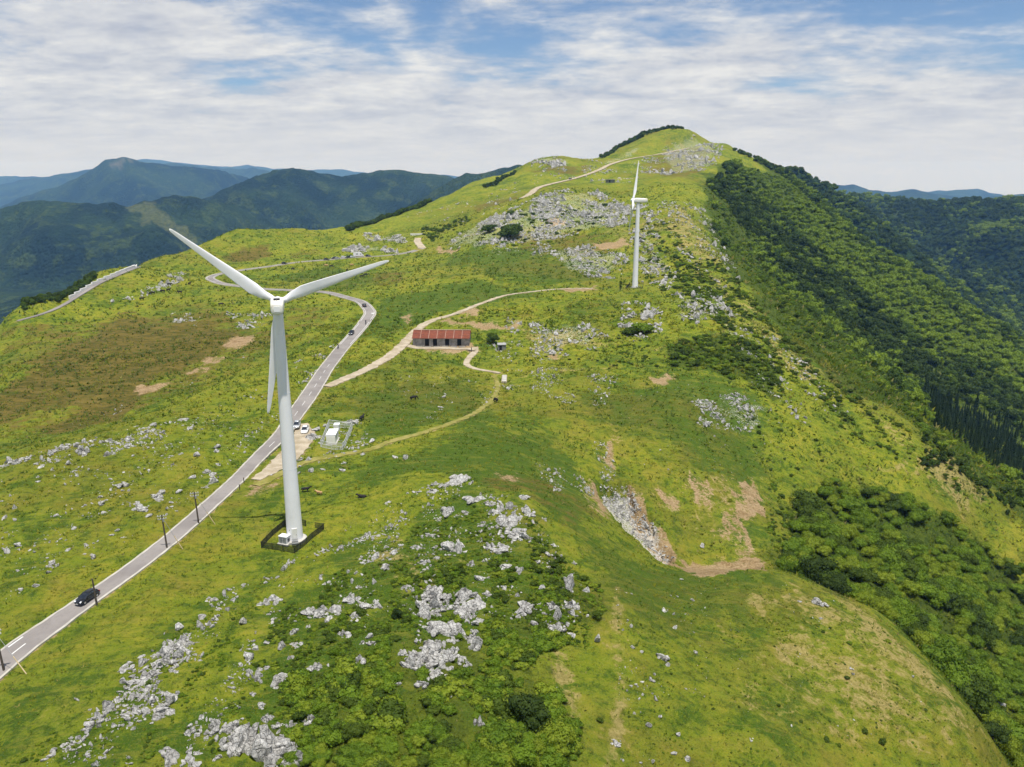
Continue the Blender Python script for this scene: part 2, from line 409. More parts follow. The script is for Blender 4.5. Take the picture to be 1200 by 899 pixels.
# ---------------------------------------------------------------- materials
class NT:
    def __init__(s, name):
        s.m = bpy.data.materials.new(name); s.m.use_nodes = True; t = s.m.node_tree; s.n, s.l = t.nodes, t.links
        s.b = s.n['Principled BSDF']; s.out = s.n['Material Output']
        s.b.inputs['Roughness'].default_value = 0.9; s.b.inputs['Specular IOR Level'].default_value = 0.2
        s.geo = s.n.new('ShaderNodeNewGeometry')
        s.pos = s.geo.outputs['Position']
    def put(s, sock, v):
        if isinstance(v, bpy.types.NodeSocket): s.l.new(v, sock)
        elif isinstance(v, (tuple, list)) and len(v) == 3 and sock.type == 'RGBA': sock.default_value = (*v, 1)
        else: sock.default_value = v
    def objpos(s):
        return s.n.new('ShaderNodeTexCoord').outputs['Object']
    def noise(s, scale, detail=4, rough=0.55, dist=0.0, vec=None, off=None, stretch=None):
        v = vec or s.pos
        if off or stretch:
            mp = s.n.new('ShaderNodeMapping'); s.l.new(v, mp.inputs[0])
            if off: mp.inputs['Location'].default_value = off
            if stretch: mp.inputs['Scale'].default_value = stretch
            v = mp.outputs[0]
        n = s.n.new('ShaderNodeTexNoise'); n.inputs['Scale'].default_value = scale; n.inputs['Detail'].default_value = detail
        n.inputs['Roughness'].default_value = rough; n.inputs['Distortion'].default_value = dist; s.l.new(v, n.inputs['Vector'])
        return n.outputs['Fac']
    def voro(s, scale, vec=None, feature='F1', out='Distance', rnd=1.0):
        n = s.n.new('ShaderNodeTexVoronoi'); n.feature = feature; n.inputs['Scale'].default_value = scale; n.inputs['Randomness'].default_value = rnd
        s.l.new(vec or s.pos, n.inputs['Vector']); return n.outputs[out]
    def math(s, op, a, b=None, clamp=False):
        n = s.n.new('ShaderNodeMath'); n.operation = op; n.use_clamp = clamp
        s.put(n.inputs[0], a)
        if b is not None: s.put(n.inputs[1], b)
        return n.outputs[0]
    def rng(s, v, a, b, c=0.0, d=1.0, sm=True):
        n = s.n.new('ShaderNodeMapRange'); n.interpolation_type = 'SMOOTHSTEP' if sm else 'LINEAR'
        s.put(n.inputs['Value'], v)
        for k, q in (('From Min', a), ('From Max', b), ('To Min', c), ('To Max', d)): n.inputs[k].default_value = q
        return n.outputs[0]
    def mix(s, f, a, b, mode='MIX'):
        n = s.n.new('ShaderNodeMix'); n.data_type = 'RGBA'; n.blend_type = mode
        s.put(n.inputs['Factor'], f); s.put(n.inputs['A'], a); s.put(n.inputs['B'], b); return n.outputs['Result']
    def attr(s, name):
        n = s.n.new('ShaderNodeAttribute'); n.attribute_name = name
        sp = s.n.new('ShaderNodeSeparateColor'); s.l.new(n.outputs['Color'], sp.inputs[0])
        return sp.outputs[0], sp.outputs[1], sp.outputs[2]
    def random(s): return s.n.new('ShaderNodeObjectInfo').outputs['Random']
    def bump(s, h, strength=0.5, dist=0.1, prev=None):
        n = s.n.new('ShaderNodeBump'); n.inputs['Strength'].default_value = strength; n.inputs['Distance'].default_value = dist
        s.l.new(h, n.inputs['Height'])
        if prev is not None: s.l.new(prev, n.inputs['Normal'])
        return n.outputs[0]
    def done(s, col=None, rough=None, nrm=None, **kw):
        if col is not None: s.put(s.b.inputs['Base Color'], col)
        if rough is not None: s.put(s.b.inputs['Roughness'], rough)
        if nrm is not None: s.l.new(nrm, s.b.inputs['Normal'])
        for k, v in kw.items(): s.put(s.b.inputs[k.replace('_', ' ')], v)
        return s.m

def plain(name, col, rough=0.6, var=0.12, scale=2.0, dirt=None, metal=0.0, spec=0.3, bump=0.0):
    t = NT(name); p = t.objpos()
    n = t.noise(scale, 5, 0.6, vec=p); f = t.rng(n, 0.3, 0.7)
    c = t.mix(f, tuple(x * (1 - var) for x in col), tuple(min(1, x * (1 + var)) for x in col))
    if dirt:
        c = t.mix(t.rng(t.noise(scale * 0.7, 6, 0.7, vec=p, off=(4, 2, 8)), 0.5, 0.78), c, dirt)
    t.b.inputs['Specular IOR Level'].default_value = spec
    nm = t.bump(t.noise(scale * 8, 4, vec=p), bump, 0.02) if bump else None
    return t.done(c, t.rng(n, 0.2, 0.8, rough * 0.85, min(1, rough * 1.1)), nm, Metallic=metal)

# pasture: green to yellow-green turf, worn brown and straw patches from the ground-cover survey
def mat_ground():
    t = NT('pasture_ground')
    br, so, st = t.attr('cover'); fo, gr, lu = t.attr('cover2')
    n30 = t.noise(1 / 34, 5, 0.6, 0.3); n9 = t.noise(1 / 8, 6, 0.68, 0.5, off=(40, 0, 0)); n2 = t.noise(1 / 2.0, 6, 0.72, 0.4, off=(0, 70, 0)); n05 = t.noise(1.9, 6, 0.75, 0, off=(7, 7, 0)); nf = t.noise(6.0, 4, 0.75)
    ns = t.noise(1 / 3.0, 6, 0.75, 0.6, stretch=(0.45, 1.3, 1))
    lush, mid, yel, dry = (0.048, 0.100, 0.008), (0.148, 0.190, 0.012), (0.255, 0.248, 0.021), (0.34, 0.27, 0.085)
    def wsum(*kv):
        o = None
        for v, k in kv:
            q = t.math('MULTIPLY', v, k); o = q if o is None else t.math('ADD', o, q)
        return o
    def dissolve(mask, nz, lo=.42, hi=.70, amp=1.35):
        """patch edge broken up by the turf's own pattern"""
        return t.math('MULTIPLY', t.rng(t.math('ADD', mask, t.math('MULTIPLY', t.math('SUBTRACT', nz, 0.5), amp * 2.2)), lo, hi), t.rng(mask, 0.02, 0.3))
    a = t.math('SUBTRACT', wsum((n30, .40), (n9, .40), (n2, .40)), t.math('MULTIPLY', lu, 0.21))
    c = t.mix(t.rng(a, 0.52, 0.592), lush, mid)
    c = t.mix(t.rng(a, 0.59, 0.70), c, yel)
    c = t.mix(t.rng(wsum((n2, .45), (n05, .55)), 0.50, 0.40, 0, 0.75), c, (0.044, 0.072, 0.008))
    c = t.mix(t.rng(wsum((n05, .55), (n9, .45)), 0.55, 0.68, 0, 0.5), c, dry)
    nl = t.noise(1 / 2.6, 6, 0.7, 1.2, stretch=(0.30, 1.25, 1), off=(90, 0, 0))
    c = t.mix(t.rng(nl, 0.50, 0.62, 0, .42), c, (0.220, 0.212, 0.028)); c = t.mix(t.rng(nl, 0.46, 0.36, 0, .5), c, (0.062, 0.098, 0.009))
    c = t.mix(t.rng(nf, 0.48, 0.70, 0, .45), c, (0.27, 0.26, 0.055))
    c = t.mix(t.rng(nf, 0.46, 0.32, 0, .5), c, (0.05, 0.075, 0.01))
    n120 = t.noise(1 / 95, 5, 0.62, 0.5, off=(300, 0, 0))
    c = t.mix(t.rng(wsum((n120, .6), (n9, .4)), 0.47, 0.66, 0, .6), c, t.mix(t.rng(ns, .35, .65), (0.090, 0.085, 0.012), (0.195, 0.150, 0.032)))
    nm2 = wsum((n9, .4), (n2, .6)); nm3 = wsum((n2, .5), (n05, .5)); nms = wsum((ns, .6), (n9, .4))
    c = t.mix(t.math('MULTIPLY', dissolve(st, nm2), .88), c, t.mix(t.rng(n05, .3, .7), (0.20, 0.165, 0.048), (0.39, 0.315, 0.125)))
    c = t.mix(t.math('MULTIPLY', dissolve(br, nms, .30, .75), .9), c, t.mix(t.rng(ns, .38, .62), (0.060, 0.054, 0.011), (0.158, 0.114, 0.028)))
    c = t.mix(t.math('MULTIPLY', dissolve(fo, nm2, .2, .6), .92), c, t.mix(t.rng(nm3, .38, .62), (0.020, 0.040, 0.006), (0.075, 0.105, 0.013)))
    c = t.mix(t.math('MULTIPLY', dissolve(so, nm3), .92), c, t.mix(t.rng(wsum((n05, .6), (ns, .4)), .35, .65), (0.185, 0.112, 0.050), (0.43, 0.315, 0.185)))
    c = t.mix(t.math('MULTIPLY', dissolve(gr, wsum((n05, .6), (nf, .4)), .66, .82, 1.3), .9), c, t.mix(t.rng(nf, .35, .65), (0.24, 0.22, 0.19), (0.66, 0.64, 0.59)))
    nm = t.bump(n2, 0.7, 0.9); nm = t.bump(wsum((n05, .6), (nf, .3)), 0.9, 0.5, nm)
    return t.done(c, 0.95, nm, Specular_IOR_Level=0.08)

def mat_forest_hill():
    t = NT('forested_mountain'); cl, pa, _q = t.attr('patch')
    n1 = t.noise(1 / 420, 6, 0.65, 0.6); n2 = t.noise(1 / 85, 6, 0.7, 0.3); v = t.voro(1 / 11.0); n3 = t.noise(1 / 16, 4, 0.7)
    c = t.mix(t.rng(n1, 0.42, 0.58), (0.006, 0.015, 0.011), (0.022, 0.042, 0.016))
    c = t.mix(t.rng(n2, 0.50, 0.62, 0, 0.75), c, (0.055, 0.080, 0.016))
    c = t.mix(t.rng(n3, 0.40, 0.62, 0.55, 0.0), c, (0.006, 0.014, 0.008))
    c = t.mix(t.math('MULTIPLY', cl, t.rng(n3, .35, .6, .35, .85)), c, (0.085, 0.095, 0.032))
    c = t.mix(t.math('MULTIPLY', pa, t.rng(n2, .3, .6, .2, .6)), c, (0.15, 0.13, 0.085))
    nm = t.bump(t.math('MULTIPLY', n2, 30.0), 0.6, 1.0); nm = t.bump(t.math('SUBTRACT', 1.0, v), 1.0, 7.0, nm)
    return t.done(c, 0.95, nm, Specular_IOR_Level=0.05)

def mat_leaf(name, dark, light, tint):
    t = NT(name); r = t.random(); n = t.noise(1.3, 4, 0.65)
    c = t.mix(r, dark, light)
    c = t.mix(t.math('MULTIPLY', t.rng(n, 0.42, 0.62), 0.6), c, tint)
    tr_ = t.n.new('ShaderNodeBsdfTranslucent'); t.l.new(c, tr_.inputs['Color'])
    t.done(c, 0.7, None, Specular_IOR_Level=0.15)
    mx = t.n.new('ShaderNodeMixShader'); mx.inputs[0].default_value = 0.38
    t.l.new(t.b.outputs[0], mx.inputs[1]); t.l.new(tr_.outputs[0], mx.inputs[2]); t.l.new(mx.outputs[0], t.out.inputs['Surface'])
    return t.m

def mat_grass():
    t = NT('grass_blades'); k, q, _z = t.attr('tint'); 
    c = t.mix(k, (0.072, 0.118, 0.010), (0.215, 0.222, 0.020)); c = t.mix(q, c, (0.32, 0.26, 0.095))
    tr_ = t.n.new('ShaderNodeBsdfTranslucent'); t.l.new(c, tr_.inputs['Color']); t.done(c, 0.8, None, Specular_IOR_Level=0.1)
    mx = t.n.new('ShaderNodeMixShader'); mx.inputs[0].default_value = 0.45
    t.l.new(t.b.outputs[0], mx.inputs[1]); t.l.new(tr_.outputs[0], mx.inputs[2]); t.l.new(mx.outputs[0], t.out.inputs['Surface'])
    return t.m

def mat_rock():
    t = NT('limestone')
    n1 = t.noise(0.5, 6, 0.65, 0.3); n2 = t.noise(2.2, 7, 0.75, 0.5, stretch=(1, 1, .5)); n3 = t.noise(9, 5, 0.75)
    c = t.mix(t.rng(n1, 0.35, 0.65), (0.44, 0.43, 0.41), (0.68, 0.67, 0.64))
    c = t.mix(t.rng(n2, 0.50, 0.62, 0, 0.85), c, (0.21, 0.20, 0.185))
    c = t.mix(t.rng(n3, 0.56, 0.70, 0, 0.6), c, (0.74, 0.725, 0.695))
    c = t.mix(t.rng(n3, 0.44, 0.32, 0, 0.6), c, (0.26, 0.25, 0.225))
    c = t.mix(t.rng(t.noise(1.1, 4, 0.6, off=(9, 3, 1)), 0.60, 0.75, 0, 0.5), c, (0.27, 0.235, 0.12))
    cr = t.voro(1.6, feature='DISTANCE_TO_EDGE')
    nm = t.bump(t.math('ADD', n2, t.math('MULTIPLY', t.rng(cr, 0, 0.09), 0.6)), 1.0, 0.5); nm = t.bump(n3, 0.7, 0.08, nm)
    return t.done(c, 0.92, nm, Specular_IOR_Level=0.15)

def mat_road():
    t = NT('asphalt_worn'); n1 = t.noise(0.12, 4, 0.6); n2 = t.noise(1.3, 5, 0.65); n3 = t.noise(22, 3, 0.7)
    c = t.mix(t.rng(n1, .35, .65), (0.185, 0.168, 0.158), (0.245, 0.225, 0.21))
    c = t.mix(t.rng(n2, .5, .75, 0, .5), c, (0.15, 0.137, 0.128))
    c = t.mix(t.rng(n3, .45, .75, 0, .35), c, (0.30, 0.285, 0.27))
    return t.done(c, 0.9, t.bump(n3, 0.4, 0.02), Specular_IOR_Level=0.2)

def mat_track():
    t = NT('gravel_track'); n1 = t.noise(0.35, 5, 0.65); n2 = t.noise(2.5, 5, 0.7); n3 = t.noise(12, 3, 0.7)
    c = t.mix(t.rng(n1, .35, .65), (0.29, 0.24, 0.165), (0.43, 0.37, 0.28))
    c = t.mix(t.rng(n2, .52, .72, 0, .6), c, (0.26, 0.22, 0.10))
    c = t.mix(t.rng(n3, .5, .75, 0, .4), c, (0.52, 0.47, 0.40))
    return t.done(c, 0.95, t.bump(n2, 0.6, 0.1), Specular_IOR_Level=0.1)

def mat_grass_track():
    t = NT('worn_grass_track'); n1 = t.noise(0.4, 5, 0.65); n2 = t.noise(2.5, 5, 0.7)
    c = t.mix(t.rng(n1, .35, .65), (0.165, 0.160, 0.030), (0.27, 0.235, 0.080))
    c = t.mix(t.rng(n2, .5, .7, 0, .7), c, (0.17, 0.20, 0.025))
    return t.done(c, 0.95, t.bump(n2, 0.6, 0.1), Specular_IOR_Level=0.1)

def mat_rust_roof():
    t = NT('rusty_roof_sheet'); p = t.objpos()
    n = t.noise(0.6, 6, 0.7, 0.3, vec=p, stretch=(1, 2.5, 1)); n2 = t.noise(2.0, 5, 0.7, vec=p)
    w = t.n.new('ShaderNodeTexWave'); w.inputs['Scale'].default_value = 2.6; w.bands_direction = 'X'; t.l.new(p, w.inputs[0])
    r = t.random()
    c = t.mix(t.rng(n, .3, .7), (0.105, 0.032, 0.018), (0.21, 0.062, 0.033))
    c = t.mix(t.rng(n2, .55, .75, 0, .6), c, (0.32, 0.15, 0.095))
    c = t.mix(t.math('MULTIPLY', r, 0.35), c, (0.26, 0.075, 0.04))
    return t.done(c, 0.7, t.bump(w.outputs['Fac'], 0.6, 0.05))

M = dict(grass=mat_grass(),
   
    ground=mat_ground(), hill=mat_forest_hill(), rock=mat_rock(), road=mat_road(), track=mat_track(), gtrack=mat_grass_track(),
    leaf_mid=mat_leaf('leaves_mid', (0.082, 0.150, 0.011), (0.150, 0.240, 0.017), (0.20, 0.28, 0.024)),
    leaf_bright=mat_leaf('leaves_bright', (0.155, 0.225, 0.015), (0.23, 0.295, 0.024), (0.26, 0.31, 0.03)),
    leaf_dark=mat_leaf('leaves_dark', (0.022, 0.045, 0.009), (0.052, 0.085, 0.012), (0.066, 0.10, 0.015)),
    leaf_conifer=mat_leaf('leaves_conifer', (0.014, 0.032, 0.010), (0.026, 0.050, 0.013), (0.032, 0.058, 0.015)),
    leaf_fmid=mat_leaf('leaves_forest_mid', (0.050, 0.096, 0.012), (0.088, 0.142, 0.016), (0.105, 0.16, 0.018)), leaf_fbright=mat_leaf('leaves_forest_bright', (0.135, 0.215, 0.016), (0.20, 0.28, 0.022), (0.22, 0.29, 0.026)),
    leaf_shrub=mat_leaf('leaves_shrub', (0.045, 0.082, 0.010), (0.085, 0.130, 0.014), (0.105, 0.15, 0.018)),
    bark=plain('bark', (0.11, 0.085, 0.06), 0.95, 0.25, 3, bump=0.5),
    white=plain('turbine_white_paint', (0.84, 0.84, 0.865), 0.42, 0.025, 0.25, dirt=(0.70, 0.70, 0.69), spec=0.4),
    offwhite=plain('nacelle_paint', (0.80, 0.79, 0.74), 0.45, 0.05, 0.7, dirt=(0.62, 0.55, 0.42)),
    black=plain('black_plastic', (0.015, 0.015, 0.016), 0.5, 0.2),
    concrete=plain('pale_concrete', (0.42, 0.405, 0.37), 0.9, 0.12, 0.8, dirt=(0.28, 0.265, 0.22), bump=0.3),
    kerb=plain('concrete_road_edge', (0.41, 0.39, 0.345), 0.9, 0.14, 0.5, dirt=(0.30, 0.275, 0.20)),
    paint=plain('road_paint_white', (0.60, 0.60, 0.58), 0.7, 0.08, 3, dirt=(0.36, 0.34, 0.32)),
    wallpaint=plain('white_barrier_paint', (0.74, 0.73, 0.70), 0.8, 0.06, 0.5, dirt=(0.5, 0.48, 0.43)),
    fence=plain('dark_fence_wire', (0.022, 0.026, 0.020), 0.6, 0.2),
    galv=plain('galvanised_fence', (0.66, 0.67, 0.65), 0.5, 0.1, 1.5, metal=0.15),
    pole=plain('dark_timber_pole', (0.085, 0.068, 0.055), 0.9, 0.3, 2),
    stay=plain('pale_stay_cover', (0.50, 0.40, 0.24), 0.8, 0.15, 1),
    rust=mat_rust_roof(),
    pale_strip=plain('pale_roof_batten', (0.40, 0.28, 0.22), 0.8, 0.15, 2),
    barnwall=plain('weathered_grey_boards', (0.30, 0.28, 0.26), 0.9, 0.3, 0.7, dirt=(0.12, 0.11, 0.10)),
    dark_open=plain('dark_opening', (0.012, 0.011, 0.010), 0.9, 0.2),
    shed=plain('shed_grey', (0.20, 0.20, 0.19), 0.85, 0.2, 1), shedroof=plain('shed_roof_pale', (0.30, 0.30, 0.29), 0.7, 0.15, 1),
    cow=plain('black_hide', (0.014, 0.012, 0.011), 0.75, 0.3, 2), tancow=plain('tan_hide', (0.44, 0.27, 0.13), 0.8, 0.2, 2),
    carblack=plain('car_paint_black', (0.010, 0.011, 0.014), 0.18, 0.1, 1, spec=0.6), carwhite=plain('car_paint_white', (0.78, 0.78, 0.78), 0.25, 0.03, 1, spec=0.5),
    carsilver=plain('car_paint_silver', (0.50, 0.52, 0.54), 0.28, 0.05, 1, metal=0.4, spec=0.5), cargrey=plain('car_paint_dark_grey', (0.035, 0.037, 0.042), 0.25, 0.05, 1, spec=0.5),
    glass=plain('car_glass', (0.018, 0.022, 0.028), 0.06, 0.1, 1, spec=0.8), tyre=plain('tyre_rubber', (0.014, 0.014, 0.014), 0.9, 0.1), rim=plain('wheel_rim', (0.45, 0.46, 0.47), 0.35, 0.05, 1, metal=0.7),
    lamp=plain('headlamp_glass', (0.72, 0.74, 0.76), 0.15, 0.04, 1, spec=0.7), redlamp=plain('tail_lamp', (0.35, 0.015, 0.012), 0.25, 0.05),
    cloth=plain('dark_clothing', (0.02, 0.02, 0.028), 0.9, 0.2), skin=plain('skin', (0.45, 0.28, 0.20), 0.7, 0.08),
    steel=plain('grey_steel', (0.35, 0.36, 0.37), 0.5, 0.1, 1, metal=0.4),
)
# ---------------------------------------------------------------- roads and tracks: routes, graded into the ground
def route(px, widths, step=1.2, sm=3.0, dist=None):
    """world polyline (n,2), z, width from surveyed points, resampled and eased"""
    px = np.array(px, float)
    if dist is None: X, Y = hit(px[:, 0], px[:, 1])
    else: X, Y, Z = [c * np.array(dist, float) for c in ray(px[:, 0], px[:, 1])]      # surveyed with its own distances
    P = np.stack([X, Y], 1); w = np.interp(np.arange(len(P)), [a for a, _ in widths], [b for _, b in widths])
    s = np.concatenate([[0], np.cumsum(np.hypot(*np.diff(P, axis=0).T))])
    # Catmull-Rom by chord length
    n = max(4, int(s[-1] / step)); q = np.linspace(0, s[-1], n)
    T = np.gradient(P, s, axis=0)
    i = np.clip(np.searchsorted(s, q) - 1, 0, len(P) - 2); h = (s[i + 1] - s[i]); t = (q - s[i]) / h
    h00, h10, h01, h11 = 2*t**3-3*t**2+1, t**3-2*t**2+t, -2*t**3+3*t**2, t**3-t**2
    Q = h00[:, None]*P[i] + (h10*h)[:, None]*T[i] + h01[:, None]*P[i+1] + (h11*h)[:, None]*T[i+1]
    k = np.exp(-0.5 * (np.arange(-12, 13) / sm) ** 2); k /= k.sum()
    def blur(a, k):
        m = len(k) // 2; return np.convolve(np.concatenate([2 * a[0] - a[1:m + 1][::-1], a, 2 * a[-1] - a[-m - 1:-1][::-1]]), k, 'valid')
    Q = np.stack([blur(Q[:, 0], k), blur(Q[:, 1], k)], 1)
    z = ground_z(Q[:, 0], Q[:, 1]) if dist is None else np.interp(q, s, Z + CAM_Z); kz = np.exp(-0.5 * (np.arange(-18, 19) / 7.0) ** 2); kz /= kz.sum()
    if n > 40: z = blur(z, kz)
    return Q, z, blur(np.interp(q, s, w), k)

MAIN = route([(-150,905),(-80,845),(-30,800),(0,775),(30,755),(60,735),(99,706),(139,677),(190,638),(235,601),(275,564),(300,541),(328,511),(345,488),(358,468),(371,449),(383,430),(402,407),(417,390),(428,377),(434,367),(429,358),(415,351),(397,346),(380,342.5),(340,340),(315,338.8),(290,337),(267,333.5),(252,330),(246,326),(253,322),(267,319.5),(285,316),(330,310),(380,305),(417,301),(465,297.5),(487,294),(495,291)],
             [(0,4.2),(4,4.4),(5,4.0),(6,3.4),(11,3.4),(12,4.0),(14,5.0),(16,4.8),(20,5.2),(24,4.6),(29,5.2),(33,5.0),(39,5.0)], step=1.2)
BARN_TRACK = route([(383,453),(400,446),(430,432),(455,418),(470,406),(480,396),(487,388),(496,381),(511,374),(528,369.5),(545,363),(570,352.5),(595,345.5),(630,340.5),(660,338.5),(695,338)], [(0,3.2),(4,4.0),(7,3.6),(10,2.6),(15,1.6)])
YARD = route([(478,405),(490,407.5),(510,408),(530,408),(548,408.5),(557,410)], [(0,4.0),(5,2.6)], sm=2)
BARN_PATH = route([(556,407),(557,411),(553,416),(548,422),(546,427),(553,431),(567,434),(586,437)], [(0,2.6),(7,1.6)], step=0.8, sm=2)
GRASS_TRACK = route([(579,440),(582,447),(583,457),(578,468),(567,478),(530,494),(480,511),(465,516),(430,527),(390,535),(355,543),(325,556),(300,569)], [(0,1.2),(12,2.2)])
HILL_ROAD = route([(613,233),(621,228),(632,219.5),(642,216.5),(653,214.5),(677,209),(700,200),(717,192.5),(737,186.5),(767,182),(800,176),(826,169.5),(838,168)], [(0,6.0),(12,4.5)], step=3, sm=1.5, dist=[690,706,738,750,762,790,824,872,905,938,1000,1024,1040])
END_ROAD = route([(495,291),(492,287),(489,283),(490,279)], [(0,6),(3,5)], step=1.5, sm=1)
SIDE_ROAD = route([(163,312.5),(147,318),(132,324),(118,330.5),(106,337.5),(96,344),(86,350.5),(72,359),(50,367),(20,376)], [(0,2.3),(9,2.3)], step=2, sm=2)
LAYBY = route([(352,497),(357,507),(351,520),(338,534),(320,549),(300,562)], [(0,3.5),(1,5.0),(3,5.5),(5,2.0)], sm=1.5)
ROUTES = [(MAIN, 3.5, .16), (BARN_TRACK, 3, .14), (YARD, 3, .12), (BARN_PATH, 1.5, .10), (GRASS_TRACK, 2, .10), (HILL_ROAD, 30, .1), (END_ROAD, 5, .3), (SIDE_ROAD, 4, .3), (LAYBY, 3, .12)]

GX = np.sin(AZ)[None] * RR[:, None]; GY = np.cos(AZ)[None] * RR[:, None]

def near_route(rt, reach):
    """grid vertices within reach of a route: flat indices, distance, index of nearest sample"""
    Q, z, w = rt
    m = (GX > Q[:, 0].min() - reach) & (GX < Q[:, 0].max() + reach) & (GY > Q[:, 1].min() - reach) & (GY < Q[:, 1].max() + reach)
    idx = np.nonzero(m.ravel())[0]; gx, gy = GX.ravel()[idx], GY.ravel()[idx]
    best = np.full(len(idx), 1e9); bi = np.zeros(len(idx), int)
    for k in range(0, len(Q), 4):           # coarse pass
        d = np.hypot(gx - Q[k, 0], gy - Q[k, 1]); b = d < best; best[b] = d[b]; bi[b] = k
    keep = best < reach + 6; idx, gx, gy, bi = idx[keep], gx[keep], gy[keep], bi[keep]
    best = np.full(len(idx), 1e9); b2 = bi.copy()
    for o in range(-4, 5):
        k = np.clip(bi + o, 0, len(Q) - 1); d = np.hypot(gx - Q[k, 0], gy - Q[k, 1]); b = d < best; best[b] = d[b]; b2[b] = k[b]
    keep = best < reach
    return idx[keep], best[keep], b2[keep]

Hf = H.ravel()
worn = np.zeros(H.size)
for rt, blend, sink in ROUTES:
    Q, z, w = rt
    idx, d, k = near_route(rt, w.max() / 2 + 1.0 + blend)
    f = 1 - smooth(0, 1, (d - w[k] / 2 - 0.5) / blend)
    Hf[idx] = Hf[idx] * (1 - f) + (z[k] - CAM_Z - sink) * f
    worn[idx] = np.maximum(worn[idx], 1 - smooth(0, 1, (d - w[k] / 2 - 0.1) / 0.9))
H = Hf.reshape(H.shape)

# ---------------------------------------------------------------- ground cover
def poly(px):
    px = np.array(px, float).copy(); X, Y = hit(px[:, 0], px[:, 1])
    for _ in range(14):                      # a point given on the skyline belongs to the near crest, not to what lies beyond
        far = np.hypot(X, Y) > 1240
        if not far.any(): break
        px[far, 1] += 1.0; X, Y = hit(px[:, 0], px[:, 1])
    return np.stack([X, Y], 1)

def inside(P, x, y):
    c = np.zeros(len(x), bool); n = len(P)
    for i in range(n):
        x0, y0 = P[i]; x1, y1 = P[(i + 1) % n]
        if y0 == y1: continue
        t = ((y0 > y) != (y1 > y)); xx = (x1 - x0) * (y - y0) / (y1 - y0) + x0
        c ^= t & (x < xx)
    return c

NROW = int(np.searchsorted(RR, 1250.5))
_gx, _gy2 = GX[:NROW].ravel(), GY[:NROW].ravel()
def region(px, wob=3.0, soft=1.5, P=None):
    """soft-edged, uneven ground patch over the near grid"""
    P = poly(px) if P is None else P
    mg = wob * 2 + soft * 2
    m = (_gx > P[:, 0].min() - mg) & (_gx < P[:, 0].max() + mg) & (_gy2 > P[:, 1].min() - mg) & (_gy2 < P[:, 1].max() + mg)
    i = np.nonzero(m)[0]; x, y = _gx[i], _gy2[i]
    nx = wob * fbm(x / (wob * 3), y / (wob * 3), 3); ny = wob * fbm(x / (wob * 3) + 50, y / (wob * 3), 3)
    acc = np.zeros(len(i))
    for ox, oy in ((0, 0), (1, .3), (-.8, .6), (.2, -1), (-.4, -.7), (.7, .8)):
        acc += inside(P, x + nx + ox * soft, y + ny + oy * soft)
    out = np.zeros(len(_gx)); out[i] = acc / 6
    return out

cov = {k: np.zeros(len(_gx)) for k in ('brown', 'soil', 'straw', 'forest', 'gravel', 'lush')}
def cover(kind, px, amt=1.0, wob=3.0, soft=1.5, P=None):
    cov[kind] = np.maximum(cov[kind], amt * region(px, wob, soft, P))
# brown bracken in the hollow on the left and round the hairpin
cover('brown', [(20,440),(70,395),(130,372),(180,365),(250,375),(310,385),(300,410),(250,438),(180,470),(110,498),(40,520),(0,530),(0,450)], .92, 16, 14)
cover('brown', [(40,420),(120,372),(200,355),(280,368),(330,380),(300,415),(200,470),(60,515)], .55, 18, 16)
cover('brown', [(612,200),(640,190),(668,194),(700,194),(690,205),(640,206)], .6, 12, 10)
cover('brown', [(740,195),(790,172),(840,176),(835,200),(790,212),(750,206)], .55, 14, 12)
cover('brown', [(0,392),(60,380),(110,372),(90,395),(0,420)], .6, 8, 5)
cover('brown', [(255,300),(300,288),(330,292),(310,304),(270,308)], .8, 8, 5)
cover('brown', [(330,296),(400,288),(380,296),(330,305)], .5, 8, 5)
cover('brown', [(330,360),(380,358),(400,370),(360,385),(320,390)], .5, 6, 4)
cover('brown', [(440,320),(480,318),(475,335),(440,338)], .6, 6, 4)
cover('brown', [(560,560),(640,560),(700,600),(690,640),(640,600)], .45, 4, 3)
cover('brown', [(600,275),(680,268),(730,285),(690,300),(600,295)], .55, 8, 5)
cover('brown', [(560,250),(600,235),(640,225),(590,232),(550,240)], .6, 8, 6)
# bare soil
for s_ in ([(262,400),(280,390),(298,393),(290,405),(268,410)], [(225,432),(245,427),(240,436),(222,440)], [(160,455),(200,446),(195,456),(160,463)], [(238,420),(262,415),(258,424),(238,428)],
           [(802,558),(815,548),(830,575),(836,598),(818,592)], [(838,548),(856,560),(852,600),(840,592),(846,570)], [(868,570),(886,560),(890,600),(888,640),(884,662),(872,660),(866,620),(860,600)], [(845,610),(866,605),(866,650),(850,630)],
           [(838,655),(890,652),(895,664),(820,672),(815,662)], [(700,515),(725,505),(728,525),(724,560),(708,540)], [(722,485),(728,485),(727,515),(721,512)], [(682,558),(695,560),(705,600),(692,600)],
           [(570,547),(582,545),(580,553),(570,553)], [(585,552),(615,562),(612,570),(590,560)], [(515,372),(545,377),(595,382),(612,377),(615,384),(570,387),(520,381)], [(758,442),(788,438),(795,447),(770,452)],
           [(640,416),(662,412),(660,422),(645,424)], [(540,365),(560,358),(568,368),(545,374)], [(466,372),(485,366),(485,376),(470,380)], [(690,285),(735,280),(738,288),(700,292)], [(508,288),(540,292),(530,298),(510,296)],
           [(290,562),(315,558),(318,578),(300,585),(290,575)], [(762,570),(790,580),(795,600),(775,595)], [(655,338),(700,335),(700,340),(660,342)], [(560,378),(580,378),(578,386),(560,386)], [(732,710),(742,712),(738,760),(728,758)],
           [(640,255),(665,258),(660,268),(640,266)], [(500,400),(560,402),(566,412),(500,412)]):
    cover('soil', s_, .86, 3.2, 2.2)
